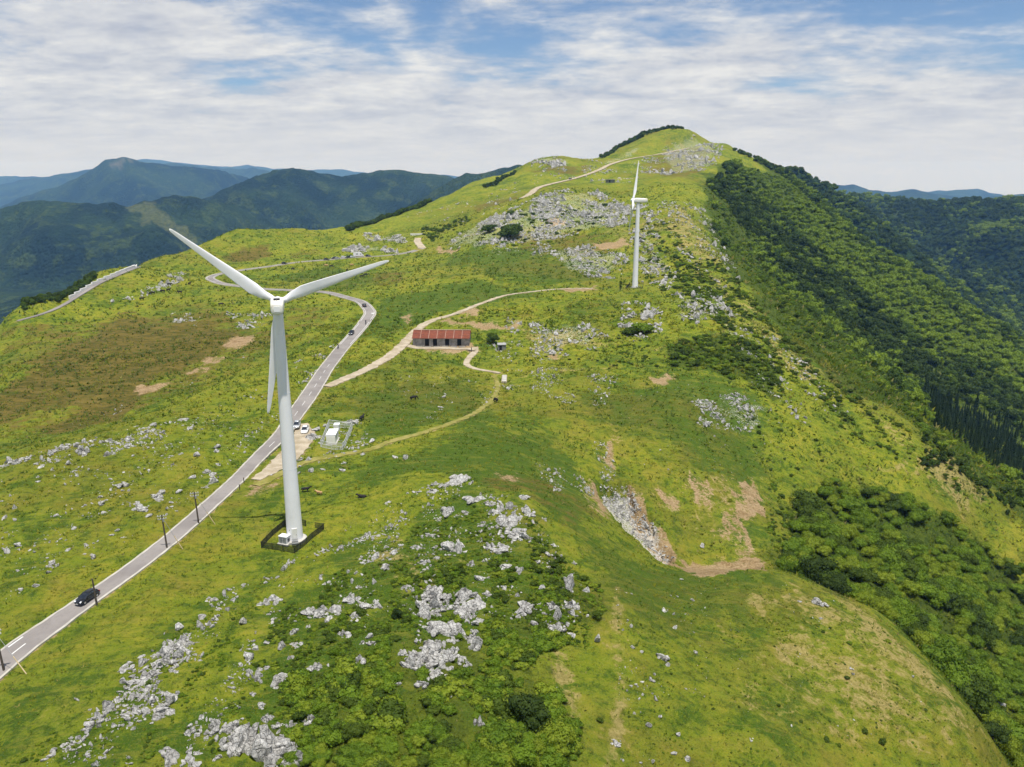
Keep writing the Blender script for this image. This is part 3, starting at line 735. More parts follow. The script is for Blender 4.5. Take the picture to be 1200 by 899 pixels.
# gully banks
cover('soil', [(731,558),(744,573),(768,612),(794,648),(805,662),(790,662),(760,628),(735,592)], 1.0, 1.2, 1.0)
cover('soil', [(798,655),(840,660),(895,655),(900,668),(830,676),(800,670)], .95, 1.4, 1.0)
cover('soil', [(690,560),(712,575),(716,600),(700,600)], .9, 1.4, 1.0)
# straw-dry slopes
cover('straw', [(785,235),(815,245),(850,320),(900,380),(960,425),(1010,465),(1065,502),(1190,606),(1170,612),(1090,560),(1000,480),(930,430),(870,380),(820,330),(780,270)], .62, 9, 8)
cover('straw', [(1065,545),(1100,520),(1190,600),(1150,600)], .8, 5, 3)
cover('straw', [(625,760),(690,740),(700,790),(690,880),(660,860),(640,810)], .66, 4, 3)
cover('straw', [(860,700),(1000,700),(1080,770),(1150,880),(1150,899),(850,899),(900,800)], .50, 6, 5)
cover('straw', [(980,700),(1040,730),(1110,800),(1160,880),(1100,860),(1030,790)], .6, 6, 5)
cover('straw', [(790,560),(900,545),(920,600),(850,640),(780,610)], .35, 4, 3)
cover('straw', [(600,380),(700,385),(720,400),(650,415),(590,400)], .55, 6, 4)
cover('straw', [(420,640),(480,620),(560,650),(540,690),(430,690)], .4, 4, 3)
cover('straw', [(700,690),(722,690),(745,880),(715,899)], .5, 2.5, 2)
cover('straw', [(780,250),(700,260),(720,290),(780,300)], .45, 6, 4)
# lush hollows
cover('lush', [(700,470),(850,440),(900,490),(870,560),(790,560),(740,520)], .7, 10, 8)
cover('lush', [(400,470),(560,440),(570,480),(480,505),(420,515)], .8, 8, 6)
cover('lush', [(400,400),(450,350),(560,330),(640,345),(540,360),(480,385)], .8, 8, 6)
cover('lush', [(320,325),(400,312),(440,330),(380,340)], .9, 6, 4)
cover('lush', [(440,560),(560,500),(680,540),(700,660),(640,600),(560,555)], .7, 8, 5)
cover('lush', [(330,620),(240,700),(130,780),(0,899),(200,899),(300,720)], .35, 8, 5)
cover('lush', [(700,640),(880,670),(960,720),(800,740),(720,720)], .5, 8, 5)
cover('lush', [(520,300),(640,290),(700,330),(600,335)], .6, 10, 6)
cover('lush', [(240,860),(330,720),(430,650),(540,575),(640,620),(700,700),(690,760),(560,730),(380,780),(330,899)], .55, 4, 3)
# forest and scrub floor
CREST = [(905,205),(870,194),(842,199),(828,205),(832,255),(848,300),(880,338),(908,378),(962,428),(1012,468),(1067,503),(1132,553),(1192,608),(1235,650)]
def polar(a, r): return np.array([math.sin(R(a)) * r, math.cos(R(a)) * r])
FOREST_E = np.concatenate([poly(CREST), [polar(48, 270), polar(48, 1240), polar(16.5, 1240), polar(16.2, 1120)]])
cover('forest', None, .95, 8, 8, P=FOREST_E)
VALLEY = np.concatenate([poly([(975,560),(1010,574),(1060,590),(1120,612),(1200,668)]), [polar(46, 250), polar(47, 110)], poly([(1185,899),(1168,875),(1105,790),(1045,728),(965,690),(912,668),(930,640),(938,600)])])
cover('forest', None, .9, 4, 4, P=VALLEY)
SCRUB_F = [(300,945),(335,800),(370,775),(440,745),(560,730),(640,690),(700,680),(712,730),(640,760),(640,800),(690,870),(700,945)]
cover('forest', SCRUB_F, .42, 4, 3)
SCRUB_M = [(785,405),(830,390),(880,400),(905,430),(920,470),(880,455),(830,430),(790,430)]
cover('forest', SCRUB_M, .75, 4, 3)
SLOPE_MIX = [(800,300),(850,310),(905,380),(960,430),(1000,470),(960,470),(900,420),(850,380),(800,340)]
# stony ground
GULLY = [(703,568),(733,563),(748,590),(768,620),(792,655),(775,655),(745,630),(722,605),(706,588)]
cover('gravel', GULLY, .80, 2.0, 1.4)
for g_ in ([(690,510),(715,520),(722,560),(705,560)], [(525,288),(550,268),(600,250),(650,228),(700,228),(735,245),(725,265),(680,272),(620,285),(560,290)], [(640,295),(690,288),(732,300),(720,322),(670,318)], [(785,348),(840,352),(858,372),(800,384)], [(812,472),(862,462),(900,480),(880,503),(825,500)],
           [(770,180),(790,165),(815,158),(842,168),(836,192),(790,203)], [(705,190),(740,175),(760,170),(750,180),(715,192)], [(612,193),(640,185),(668,190),(660,198)], [(600,375),(690,382),(715,400),(660,412)], [(820,330),(880,390),(900,420),(850,390)], [(395,289),(450,288),(465,296),(400,293)], [(425,274),(470,276),(475,284),(430,281)], [(740,275),(765,265),(790,310),(760,330)], [(640,560),(690,570),(690,590),(640,580)]):
    cover('gravel', g_, .62, 6, 5)
_w = worn.reshape(H.shape)[:NROW].ravel()
cov['soil'] = np.maximum(cov['soil'], _w * 0.55)
# trodden line through the right-hand pasture and cattle tracks
for px_, w_, k_ in (([(725,690),(722,740),(728,800),(722,860),(715,899)], 1.0, 'straw'), ([(592,448),(640,435),(700,432),(760,428)], 1.0, 'straw'), ([(770,410),(830,395),(880,378),(905,350)], 1.2, 'straw'), ([(1000,548),(1060,545),(1070,520)], 1.2, 'straw')):
    rt_ = route(px_, [(0, w_), (len(px_) - 1, w_)]); i_, d_, q_ = near_route(rt_, 4); ok = i_ < len(_gx)
    cov[k_][i_[ok]] = np.maximum(cov[k_][i_[ok]], 0.55 * (1 - smooth(.3, 1.9, d_[ok])))

# gully bed cut a little below the turf
Hf = H.ravel(); gm = 1.4 * region(GULLY, 1.4, .4) + .6 * region([(722,488),(730,486),(735,530),(735,565),(748,590),(768,620),(795,658),(870,656),(892,660),(890,668),(820,668),(780,660),(745,630),(715,590),(700,560),(712,530)], 2, 2.0); Hf[:len(gm)] -= 1.5 * gm; H = Hf.reshape(H.shape)

def grid_mesh(name, rows, mat, attrs=None):
    r0, r1 = rows; n = r1 - r0
    co = np.stack([GX[r0:r1], GY[r0:r1], H[r0:r1] + CAM_Z], -1).reshape(-1, 3).astype(np.float32)
    i = np.arange(n - 1)[:, None] * COLS; j = np.arange(COLS - 1)[None]
    a = (i + j).ravel(); q = np.stack([a, a + 1, a + COLS + 1, a + COLS], 1).astype(np.int32)
    me = bpy.data.meshes.new(name); me.vertices.add(len(co)); me.vertices.foreach_set("co", co.ravel())
    me.loops.add(q.size); me.loops.foreach_set("vertex_index", q[:, ::-1].ravel()); me.polygons.add(len(q))
    me.polygons.foreach_set("loop_start", np.arange(0, q.size, 4, dtype=np.int32)); me.polygons.foreach_set("loop_total", np.full(len(q), 4, np.int32))
    me.polygons.foreach_set("use_smooth", np.ones(len(q), bool)); me.materials.append(mat); me.update(calc_edges=True)
    for k, v in (attrs or {}).items():
        at_ = me.attributes.new(k, 'FLOAT_COLOR', 'POINT'); at_.data.foreach_set("color", v.astype(np.float32).ravel())
    return add(name, me)

one = np.ones(len(_gx))
tag(grid_mesh('ground', (0, NROW), M['ground'], {'cover': np.stack([cov['brown'], cov['soil'], cov['straw'], one], 1), 'cover2': np.stack([cov['forest'], cov['gravel'], cov['lush'], one], 1)}), kind='structure')
_fx, _fy = GX[NROW - 1:].ravel(), GY[NROW - 1:].ravel(); patch = np.zeros((len(_fx), 4)); patch[:, 3] = 1
def far_poly(px): px = np.array(px, float); X, Y = hit(px[:, 0], px[:, 1]); return np.stack([X, Y], 1)
_wx, _wy = _fx + 25 * fbm(_fx / 90, _fy / 90, 3), _fy + 25 * fbm(_fx / 90 + 40, _fy / 90, 3)
patch[:, 0] = inside(far_poly([(146,243),(178,238),(200,258),(228,272),(236,280),(205,276),(172,262)]), _wx, _wy)          # terraced clear-fell
patch[:, 1] = inside(far_poly([(120,196),(130,190),(147,187),(165,191),(140,200)]), _wx * 1.0, _wy)                        # bare summit
tag(grid_mesh('mountains', (NROW - 1, ROWS), M['hill'], {'patch': patch}), kind='structure')

# ---------------------------------------------------------------- road surfaces
def ribbon(name, rt, mat, off0, off1, lift, parent=None, uneven=0.0, trim=(0, None), dome=0.0, drape=False):
    """strip along a route between two lateral offsets given as fractions of half width plus metres: (frac, metres)"""
    Q, z, w = [a[trim[0]:trim[1]] for a in rt]
    T = np.gradient(Q, axis=0); T /= np.linalg.norm(T, axis=1, keepdims=True) + 1e-9; Nn = np.stack([T[:, 1], -T[:, 0]], 1)   # to the right
    r = np.hypot(Q[:, 0], Q[:, 1]); lz = z + lift * np.clip(r / 200, 1, 4)
    s = np.arange(len(Q)) * 0.35
    o0 = off0[0] * w / 2 + off0[1] + uneven * noise(s, s * 0 + 3.3); o1 = off1[0] * w / 2 + off1[1] + uneven * noise(s + 91, s * 0 + 7.1)
    A = np.column_stack([Q + Nn * o0[:, None], lz]); B = np.column_stack([Q + Nn * o1[:, None], lz])
    C = np.column_stack([Q + Nn * ((o0 + o1) / 2)[:, None], lz + dome]); n = len(Q)
    if drape:                                # a worn track lies on the ground as it comes
        for S_ in (A, B, C): S_[:, 2] = ground_z(S_[:, 0], S_[:, 1]) + lift * np.clip(r / 200, 1, 4)
    # skirts so that the strip has thickness
    D0 = A - [0, 0, .3 + 0]; D1 = B - [0, 0, .3]
    V = np.concatenate([D0, A, C, B, D1]); F = [(k * n + i, k * n + i + 1, (k + 1) * n + i + 1, (k + 1) * n + i) for k in range(4) for i in range(n - 1)]
    me = mesh_data(name, V, [f[::-1] for f in F], mat, smooth_shade=False)
    return add(name, me, parent)

road = tag(ribbon('road', MAIN, M['road'], (-1, .25), (1, -.25), 0.03, dome=.04), kind='structure')
ribbon('road_edge', MAIN, M['kerb'], (-1, -.10), (-1, .26), 0.05, road, .10)
ribbon('road_edge', MAIN, M['kerb'], (1, -.26), (1, .10), 0.05, road, .10)
def marking(i0, i1, frac, width, lift=0.085):
    i1 = max(i1, i0 + 3)
    return ribbon('lane_marking', MAIN, M['paint'], (frac, -width / 2), (frac, width / 2), lift, road, 0, (i0, i1))
def main_index(u, v):
    p = at(u, v); return int(np.argmin(np.hypot(MAIN[0][:, 0] - p.x, MAIN[0][:, 1] - p.y)))
i_a, i_b = main_index(318, 524), main_index(388, 425)
for i in range(i_a, i_b, 7): marking(i, i + 4, 0.05, .12)
marking(main_index(8, 770), main_index(24, 759), 0.05, .18); marking(main_index(20, 762), main_index(46, 745), -0.72, .22)
for (u0, v0, u1, v1, f) in ((405,404,428,377,.72), (405,404,426,379,-.72), (429,376,420,353,.7), (428,377,420,353,-.72), (258,332,256,321,-.7), (258,332,256,321,.7)):
    a_, b_ = sorted((main_index(u0, v0), main_index(u1, v1)))
    if b_ - a_ > 3: marking(a_, b_, f, .16)
a_ = main_index(434, 368); marking(a_ - 1, a_ + 2, .45, 1.1)
tag(ribbon('layby', LAYBY, M['track'], (-1, 0), (1, 0), 0.02, uneven=.5), kind='structure')
for nm_, rt_, m_, un_ in (('farm_track', BARN_TRACK, M['track'], .55), ('farmyard', YARD, M['track'], .4), ('footpath', BARN_PATH, M['track'], .15), ('grass_track', GRASS_TRACK, M['gtrack'], .6), ('hill_road', HILL_ROAD, M['track'], .3), ('parking_spur', END_ROAD, M['track'], .2), ('side_road', SIDE_ROAD, M['road'], .05)):
    tag(ribbon(nm_, rt_, m_, (-1, 0), (1, 0), 0.16 if nm_ == 'hill_road' else 0.03, uneven=un_, dome=.03, drape=nm_ == 'hill_road'), kind='structure')
# ---------------------------------------------------------------- wind turbines
def blade_mesh(L=18.2):
    st = [(0.0, 1.05, 1.05, 0), (.04, 1.05, 1.02, 0), (.10, 1.4, .75, 8), (.20, 1.95, .50, 10), (.30, 1.8, .40, 8), (.45, 1.5, .30, 5), (.62, 1.15, .22, 3), (.80, .85, .15, 1), (.93, .62, .09, 0), (.985, .42, .06, 0), (1.0, .16, .04, 0)]
    rings = []
    for s, c, th, tw in st:
        ring = []
        for k in range(14):
            a = 2 * math.pi * k / 14; e = math.cos(a); x = c * .5 * e; y = th * .5 * math.sin(a) * (1.0 if s < .06 else (0.55 + .45 * e if True else 1))
            x += c * 0.18 * (0 if s < .06 else -1)                       # trailing edge sweeps behind the pitch axis
            t = R(tw); ring.append(Vector((x * math.cos(t) - y * math.sin(t), x * math.sin(t) + y * math.cos(t), s * L)))
        rings.append(ring)
    b = MB(); b.loft(rings); return b.data('blade', M['white'])
BLADE = blade_mesh()

def turbine(loc, rz, angles, label, tilt=4.0, pitch=0.0):
    t = empty('wind_turbine', loc, rz); tag(t, label, 'wind turbine', 'white wind turbines on the ridge')
    H_ = 38.7; tw = MB()
    tw.tube([(0, 0, z) for z in (0.0, .15, 12.9, 25.8, H_)], [1.34, 1.33, 1.14, .95, .78], 32); tw.build('tower', M['white'], t)
    for z, r in ((12.9, 1.155), (25.8, .965)):
        MB().tube([(0, 0, z - .05), (0, 0, z + .05)], [r, r], 32).build('flange_ring', M['steel' if False else 'white'], t)
    MB().tube([(0, 0, -.9), (0, 0, .22), (0, 0, .30)], [1.95, 1.95, 1.85], 28, sm=False).build('foundation', M['concrete'], t)
    d = MB().box((0, -1.31, 1.55), (.85, .14, 2.0)); door = d.build('door', M['offwhite'], t); MB().box((.3, -1.41, 1.5), (.06, .06, .2)).build('handle', M['steel'], door)
    sp = MB(); [sp.box((0, -1.75 - .27 * k, .9 - .27 * k), (1.0, .27, .06)) for k in range(3)]; sp.box((-.5, -2.2, .65), (.05, .8, .06)); sp.box((.5, -2.2, .65), (.05, .8, .06)); sp.build('steps', M['steel'], t)
    # nacelle: a long rounded box, slightly tapered to the rear
    rings = []
    for y, w, h, zc in ((-4.1, .72, .70, 40.0), (-4.0, .86, .86, 40.0), (-2.4, .98, 1.02, 40.02), (0.6, 1.05, 1.10, 40.05), (1.55, .98, 1.0, 40.05), (1.8, .8, .8, 40.05)):
        ring = []
        for k in range(20):
            a = 2 * math.pi * k / 20; c, s = math.cos(a), math.sin(a); q = (abs(c) ** 5 + abs(s) ** 5) ** (-.2)
            ring.append(Vector((w * c * q, y, zc + h * s * q)))
        rings.append(ring)
    n = MB().loft(rings).build('nacelle', M['offwhite'], t)
    MB().box((0, -1.5, 41.16), (.95, 1.05, .18)).build('roof_vent', M['black'], n)
    MB().box((0, -4.12, 40.0), (.9, .06, .8)).build('rear_hatch', M['white'], n)
    ms = MB().tube([(0, -3.3, 40.9), (0, -3.3, 41.9)], [.03, .03], 6); ms.tube([(-.25, -3.3, 41.8), (.25, -3.3, 41.8)], [.02, .02], 6); ms.build('wind_vane', M['steel'], n)
    MB().tube([(0, 0, 38.7), (0, 0, 39.1)], [.86, .86], 24).build('yaw_ring', M['steel'], t)
    hub = empty('hub', (0, 2.35, 40.05)); hub.parent = t; hub.rotation_euler = (R(tilt), 0, 0)
    rings = [[Vector((r * math.cos(2 * math.pi * k / 20), y, r * math.sin(2 * math.pi * k / 20))) for k in range(20)] for y, r in ((-.62, .72), (-.5, .95), (.35, .95), (.8, .72), (1.12, .35), (1.2, .06))]
    MB().loft(rings).build('nose_cone', M['white'], hub)
    for a in angles:
        add('blade', BLADE, hub, (math.cos(R(a)) * .7, 0, math.sin(R(a)) * .7), (Matrix.Rotation(R(90 - a), 4, 'Y') @ Matrix.Rotation(R(pitch), 4, 'Z')).to_euler())
    return t

T1, T2 = at(346, 632), at(744, 337)
turbine((T1.x, T1.y, T1.z), R(15), (141, 19, 261), 'large white three-blade wind turbine beside the road, nearest to the viewer')
turbine((T2.x, T2.y, T2.z), R(82), (70, 190, 310), 'smaller-looking white wind turbine seen edge-on, standing far up the ridge', 6.0, 34)

# ---------------------------------------------------------------- fences
def fence(name, px_or_pts, h, mat, label, gap=None, spacing=1.6, bar=.14, closed=True, barw=.035, group=None):
    P = [at(*p) if not isinstance(p, Vector) else p for p in px_or_pts]; o = sum(P, Vector()) / len(P)
    root = empty(name, (o.x, o.y, gz(o.x, o.y))); tag(root, label, 'fence', group); base = root.location.copy()
    segs = list(zip(P, P[1:] + P[:1])) if closed else list(zip(P, P[1:]))
    for si, (a, b) in enumerate(segs):
        L = (b - a).length; n = max(1, round(L / spacing))
        for k in range(n):
            if gap and gap[0] == si and gap[1] <= (k + .5) / n <= gap[2]: continue
            p, q = a.lerp(b, k / n), a.lerp(b, (k + 1) / n); p.z, q.z = gz(p.x, p.y), gz(q.x, q.y)
            d = (q - p); ang = math.atan2(d.y, d.x); m = MB(); ln = math.hypot(d.x, d.y)
            for zz in (.12, h * .5, h - .04): m.tube([p - base + Vector((0, 0, zz)), q - base + Vector((0, 0, zz))], [barw * .8] * 2, 4, sm=False)
            nb = max(2, int(ln / bar))
            for j in range(1, nb): c = p.lerp(q, j / nb) - base; m.box((c.x, c.y, c.z + h / 2), (barw, barw * .6, h - .1), ang)
            m.build('mesh_panel', mat, root)
            MB().box((p.x - base.x, p.y - base.y, p.z - base.z + h / 2 - .1), (.09, .09, h + .25), ang).build('post', mat, root)
    return root
FP = [(306.5,642),(345,648.5),(379.5,620.5),(338,613.5)]
fence('perimeter_fence', FP, 1.15, M['fence'], 'low black mesh fence around the foot of the near turbine', gap=(2, .18, .5), spacing=1.9, bar=.075)
P = [at(734, 338.5), at(738, 333), at(754, 332.5), at(753, 338.5)]
fence('perimeter_fence', P, 1.1, M['fence'], 'dark fence around the foot of the far turbine', spacing=2.2, bar=.2)
# transformer cabinet inside the near fence
p = at(334, 637); c = empty('transformer_cabinet', p, R(-20)); tag(c, 'white electrical cabinet with dark louvres inside the fence at the near turbine', 'cabinet')
MB().box((0, 0, .06), (2.0, 1.5, .3)).build('plinth', M['concrete'], c); MB().box((0, 0, .82), (1.55, 1.1, 1.22)).build('body', M['carwhite'], c)
MB().box((0, 0, 1.47), (1.66, 1.22, .08)).build('roof', M['carwhite'], c)
for x in (-.36, .36):
    d = MB().box((x, -.565, .8), (.62, .03, 1.0)).build('door', M['steel'], c); MB().box((x * .3, -.60, .8), (.05, .04, .2)).build('handle', M['black'], d)
v_ = MB(); [v_.box((.79, 0, .55 + .12 * k), (.03, .6, .06)) for k in range(5)]; v_.build('louvre', M['black'], c)
p = at(342, 636); l = empty('lamp_post', p); tag(l, 'thin dark lamp post beside the near turbine tower', 'lamp post')
MB().tube([(0, 0, 0), (0, 0, 2.3)], [.05, .04], 8).build('pole', M['fence'], l); MB().box((-.12, 0, 2.3), (.34, .14, .1)).build('lamp_head', M['fence'], l)

# equipment compound beside the road
CF = [(376,524),(401.5,527.5),(413,502),(386,499.5)]
fence('compound_fence', CF, 1.7, M['galv'], 'pale galvanised mesh fence around the white equipment container', spacing=1.8, bar=.22, barw=.05)
p = at(390, 518); ax = at(395, 508) - p; rz = math.atan2(ax.y, ax.x) - math.pi / 2
c = empty('equipment_container', p, rz); tag(c, 'white box container with pale roof inside the fenced compound by the road', 'container')
MB().box((0, 0, .1), (2.5, 5.4, .4)).build('plinth', M['concrete'], c); MB().box((0, 0, 1.35), (2.1, 4.8, 2.1)).build('body', M['carwhite'], c)
for y in (-1.22, 1.22): MB().box((0, y, 2.46), (2.28, 2.42, .14)).build('roof_panel', M['carwhite'], c)
d = MB().box((1.065, 1.2, 1.2), (.04, .9, 1.75)).build('door', M['offwhite'], c); MB().box((1.11, .9, 1.2), (.05, .06, .2)).build('handle', M['black'], d)
for x in (-.52, .52): MB().box((x, -2.415, 1.3), (.98, .04, 1.8)).build('front_panel', M['offwhite'], c)
MB().box((1.08, -1.2, 1.7), (.05, .7, .5)).build('louvre', M['steel'], c)
p = at(395, 504); c = empty('switch_cabinet', p, rz); tag(c, 'small white cabinet behind the equipment container', 'cabinet')
MB().box((0, 0, .75), (1.3, 1.9, 1.5)).build('body', M['carwhite'], c); MB().box((0, 0, 1.55), (1.4, 2.0, .1)).build('roof', M['carwhite'], c); MB().box((0, -.965, .75), (.9, .03, 1.2)).build('door', M['offwhite'], c)

# ---------------------------------------------------------------- barn, shed, yard
A, B = at(484, 405), at(550, 405.5); mid = (A + B) / 2; d = B - A; Lb = math.hypot(d.x, d.y); rz = math.atan2(d.y, d.x)
for _g in (0,):
    zs = [gz(mid.x + math.cos(rz) * s * Lb / 2 - math.sin(rz) * t, mid.y + math.sin(rz) * s * Lb / 2 + math.cos(rz) * t) for s in (-1, 0, 1) for t in (0, 8)]
barn = empty('barn', (mid.x, mid.y, min(zs) - .1), rz); tag(barn, 'long low cattle barn with a rusty red sheet roof', 'barn')
D, hw, rise = 8.6, 2.5, 2.2; top = max(zs) - min(zs)
hw += top * .5
w_ = MB()
for k in range(14):
    x0 = -Lb / 2 + Lb * k / 14; bw = Lb / 14
    if k in (3, 5, 8, 11): continue
    MB().box((x0 + bw / 2, 0, hw / 2), (bw - .04, .14, hw)).build('wall_panel', M['barnwall'], barn)
for k in (3, 5, 8, 11):
    x0 = -Lb / 2 + Lb * (k + .5) / 14; MB().box((x0, .5, hw / 2), (Lb / 14 + .1, .1, hw)).build('doorway', M['dark_open'], barn)
MB().box((0, -.09, hw - .18), (Lb, .10, .3)).build('lintel', M['barnwall'], barn)
MB().box((0, D, hw / 2), (Lb, .14, hw)).build('wall', M['barnwall'], barn)
for s in (-1, 1):
    x = s * (Lb / 2 - .05); g = MB(); vs = [(x + q, y, z) for q in (-.07, .07) for y, z in ((.08, 0), (D - .08, 0), (D - .08, hw), (D / 2, hw + rise * .97), (.08, hw))]
    g.raw(vs, [(0, 1, 2, 3, 4), (9, 8, 7, 6, 5)] + [(i, (i + 1) % 5, 5 + (i + 1) % 5, 5 + i) for i in range(5)]); gw = g.build('gable_wall', M['barnwall'], barn)
    MB().box((x + s * .09, D / 2, 1.2), (.06, 1.8, 2.2)).build('doorway', M['dark_open'], gw)
roof = empty('roof', (0, 0, 0)); roof.parent = barn
nsh = 7; pitch = math.atan2(rise, D / 2 + .6); sl = math.hypot(D / 2 + .6, rise)
for s in (-1, 1):
    for k in range(nsh):
        x = -Lb / 2 - .3 + (Lb + .6) * (k + .5) / nsh; Mx = Matrix.Rotation(s * -pitch if s > 0 else pitch, 3, 'X')
        yc = D / 2 + s * (D / 2 + .6) / 2; zc = hw + rise / 2 + .06 - .6 * rise / (D / 2 + .6) * .5
        MB().box((x, yc, zc), ((Lb + .6) / nsh - .10, sl, .08), M=Mx).build('roof_sheet', M['rust'], roof)
    for k in range(1, nsh):
        x = -Lb / 2 - .3 + (Lb + .6) * k / nsh
        MB().box((x, yc, zc + .02), (.12, sl - .05, .11), M=Mx).build('batten', M['pale_strip'], roof)
for k in range(nsh):
    x = -Lb / 2 - .3 + (Lb + .6) * (k + .5) / nsh; MB().box((x, D / 2, hw + rise + .02), ((Lb + .6) / nsh - .12, .5, .14)).build('ridge_cap', M['pale_strip'], roof)
for k in range(6):
    x = -Lb / 2 + 2.5 + (Lb - 5) * k / 5
    o = empty('feed_stall', barn.matrix_basis @ Vector((x, -1.25, .25))); o.rotation_euler = (0, 0, rz); o.location.z = gz(o.location.x, o.location.y)
    tag(o, '%s feeding rail from the left along the front of the barn' % ['first', 'second', 'third', 'fourth', 'fifth', 'sixth'][k], 'feeding rail', 'feeding rails along the barn')
    MB().box((0, 0, .75), (2.6, .08, .1)).build('rail', M['pole'], o)
    for x2 in (-1.2, 1.2): MB().box((x2, 0, .4), (.1, .1, .85)).build('post', M['pole'], o)
    MB().box((0, .3, .16), (2.4, .45, .3)).build('trough', M['concrete'], o)
p = at(588, 410); s = empty('shed', p, R(4)); tag(s, 'small dark grey shed right of the barn', 'shed')
MB().box((0, 0, 1.0), (2.9, 2.3, 2.2)).build('wall', M['shed'], s); MB().box((0, 0, 2.2), (3.2, 2.7, .14), M=Matrix.Rotation(R(5), 3, 'X')).build('roof', M['shedroof'], s)
MB().box((-.5, -1.17, .95), (.9, .05, 1.8)).build('door', M['dark_open'], s)
p = at(591, 449); rz2 = math.atan2((at(591.5, 440) - p).y, (at(591.5, 440) - p).x) - math.pi / 2
s = empty('cattle_trough', (at(591, 445.5)), rz2); tag(s, 'pale concrete trough platform at the end of the footpath', 'trough')
MB().box((0, 0, .25), (1.7, 8.5, .6)).build('base', M['track'], s)
for k in range(4): MB().box((0, -3.2 + 2.1 * k, .66), (1.3, 1.8, .18)).build('basin', M['concrete'], s)
p = at(715, 214); s = empty('hut', p, R(8)); tag(s, 'tiny dark hut on the grass below the hill road', 'hut')
MB().box((0, 0, 1.2), (7.5, 4, 2.6)).build('wall', M['shed'], s); MB().box((0, 0, 2.7), (8.2, 5, .3)).build('roof', M['shedroof'], s); MB().box((-1, -2.03, 1.1), (1.2, .06, 2)).build('door', M['dark_open'], s)

# white barrier wall along the side road and at the end of the parking spur
Q, z, w = SIDE_ROAD; Tn = np.gradient(Q, axis=0); Tn /= np.linalg.norm(Tn, axis=1, keepdims=True); Nr = np.stack([Tn[:, 1], -Tn[:, 0]], 1)
bw = empty('barrier_wall', (Q[len(Q)//2, 0], Q[len(Q)//2, 1], z[len(z)//2])); tag(bw, 'low white barrier wall along the outer edge of the road on the left skyline', 'barrier')
o_ = bw.location; step = 3
for i in range(0, len(Q) - step - int(len(Q) * .18), step):
    a = Q[i] + Nr[i] * (w[i] / 2 + .2); b = Q[i + step] + Nr[i + step] * (w[i] / 2 + .2); c = (a + b) / 2; ln = np.hypot(*(b - a))
    MB().box((c[0] - o_.x, c[1] - o_.y, (z[i] + z[i + step]) / 2 - o_.z + .6), (ln - .05, .55, 1.7), math.atan2(b[1] - a[1], b[0] - a[0])).build('wall_block', M['wallpaint'], bw)
p, q = at(481, 276.5), at(497, 274.5); ws = empty('barrier_wall', (p + q) / 2); tag(ws, 'short white wall closing the far end of the road', 'barrier')
d = q - p; ws.rotation_euler = (0, 0, math.atan2(d.y, d.x)); n_ = 5; Lw = math.hypot(d.x, d.y)
for k in range(n_): MB().box((-Lw / 2 + Lw * (k + .5) / n_, 0, .5), (Lw / n_ - .08, .5, 1.8)).build('wall_block', M['wallpaint'], ws)

# ---------------------------------------------------------------- utility poles
def pole(bu, bv, h, label, lean=0, stay=None, arms=2):
    p = at(bu, bv); o = empty('utility_pole', p); tag(o, label, 'utility pole', 'utility poles along the road')
    top = Vector((lean, 0, h)); MB().tube([(0, 0, -.4), top * .5, top], [.15, .13, .10], 10).build('pole', M['pole'], o)
    for k in range(arms):
        c = top - Vector((0, 0, .2 + .5 * k)); b = MB().box(c, (1.5 - .2 * k, .1, .12), R(20)); ar = b.build('crossarm', M['steel'], o)
        for x in (-.6, -.2, .25, .6): MB().tube([c + Vector((x * math.cos(R(20)), x * math.sin(R(20)), .06)), c + Vector((x * math.cos(R(20)), x * math.sin(R(20)), .26))], [.05, .035], 8).build('insulator', M['carwhite'], ar)
    if arms: MB().tube([top + Vector((.22, -.1, -1.1)), top + Vector((.22, -.1, -.6))], [.14, .14], 10).build('junction_box', M['steel'], o)
    if stay:
        q = at(*stay) - p; MB().tube([top * .94, q.lerp(top * .94, .42)], [.03, .03], 6, cap=False).build('stay_wire', M['steel'], o); MB().tube([q.lerp(top * .94, .42), q], [.07, .07], 8).build('stay_cover', M['stay'], o)
    return o
pole(196, 643, 6.0, 'timber utility pole with a stay beside the road, left one of the pair', -.25, (214, 643.5))
pole(233, 614, 6.0, 'timber utility pole with a stay beside the road, right one of the pair', -.2, (252, 614.5))
pole(113.5, 709, 4.2, 'plain bare pole at the road edge behind the black car', -.1, None, 0)
pole(5, 787, 6.0, 'timber utility pole with a pale stay at the left picture edge', -.25, (31, 790))
for (u, v) in ((281, 574), (286, 566)):
    b = empty('marker_post', at(u, v)); tag(b, 'short dark post at the road edge by the layby, %s one' % ('left' if u < 283 else 'right'), 'post', 'posts by the layby')
    MB().box((0, 0, .5), (.14, .14, 1.1)).build('post', M['pole'], b); MB().box((0, 0, 1.09), (.18, .18, .08)).build('cap', M['pole'], b)

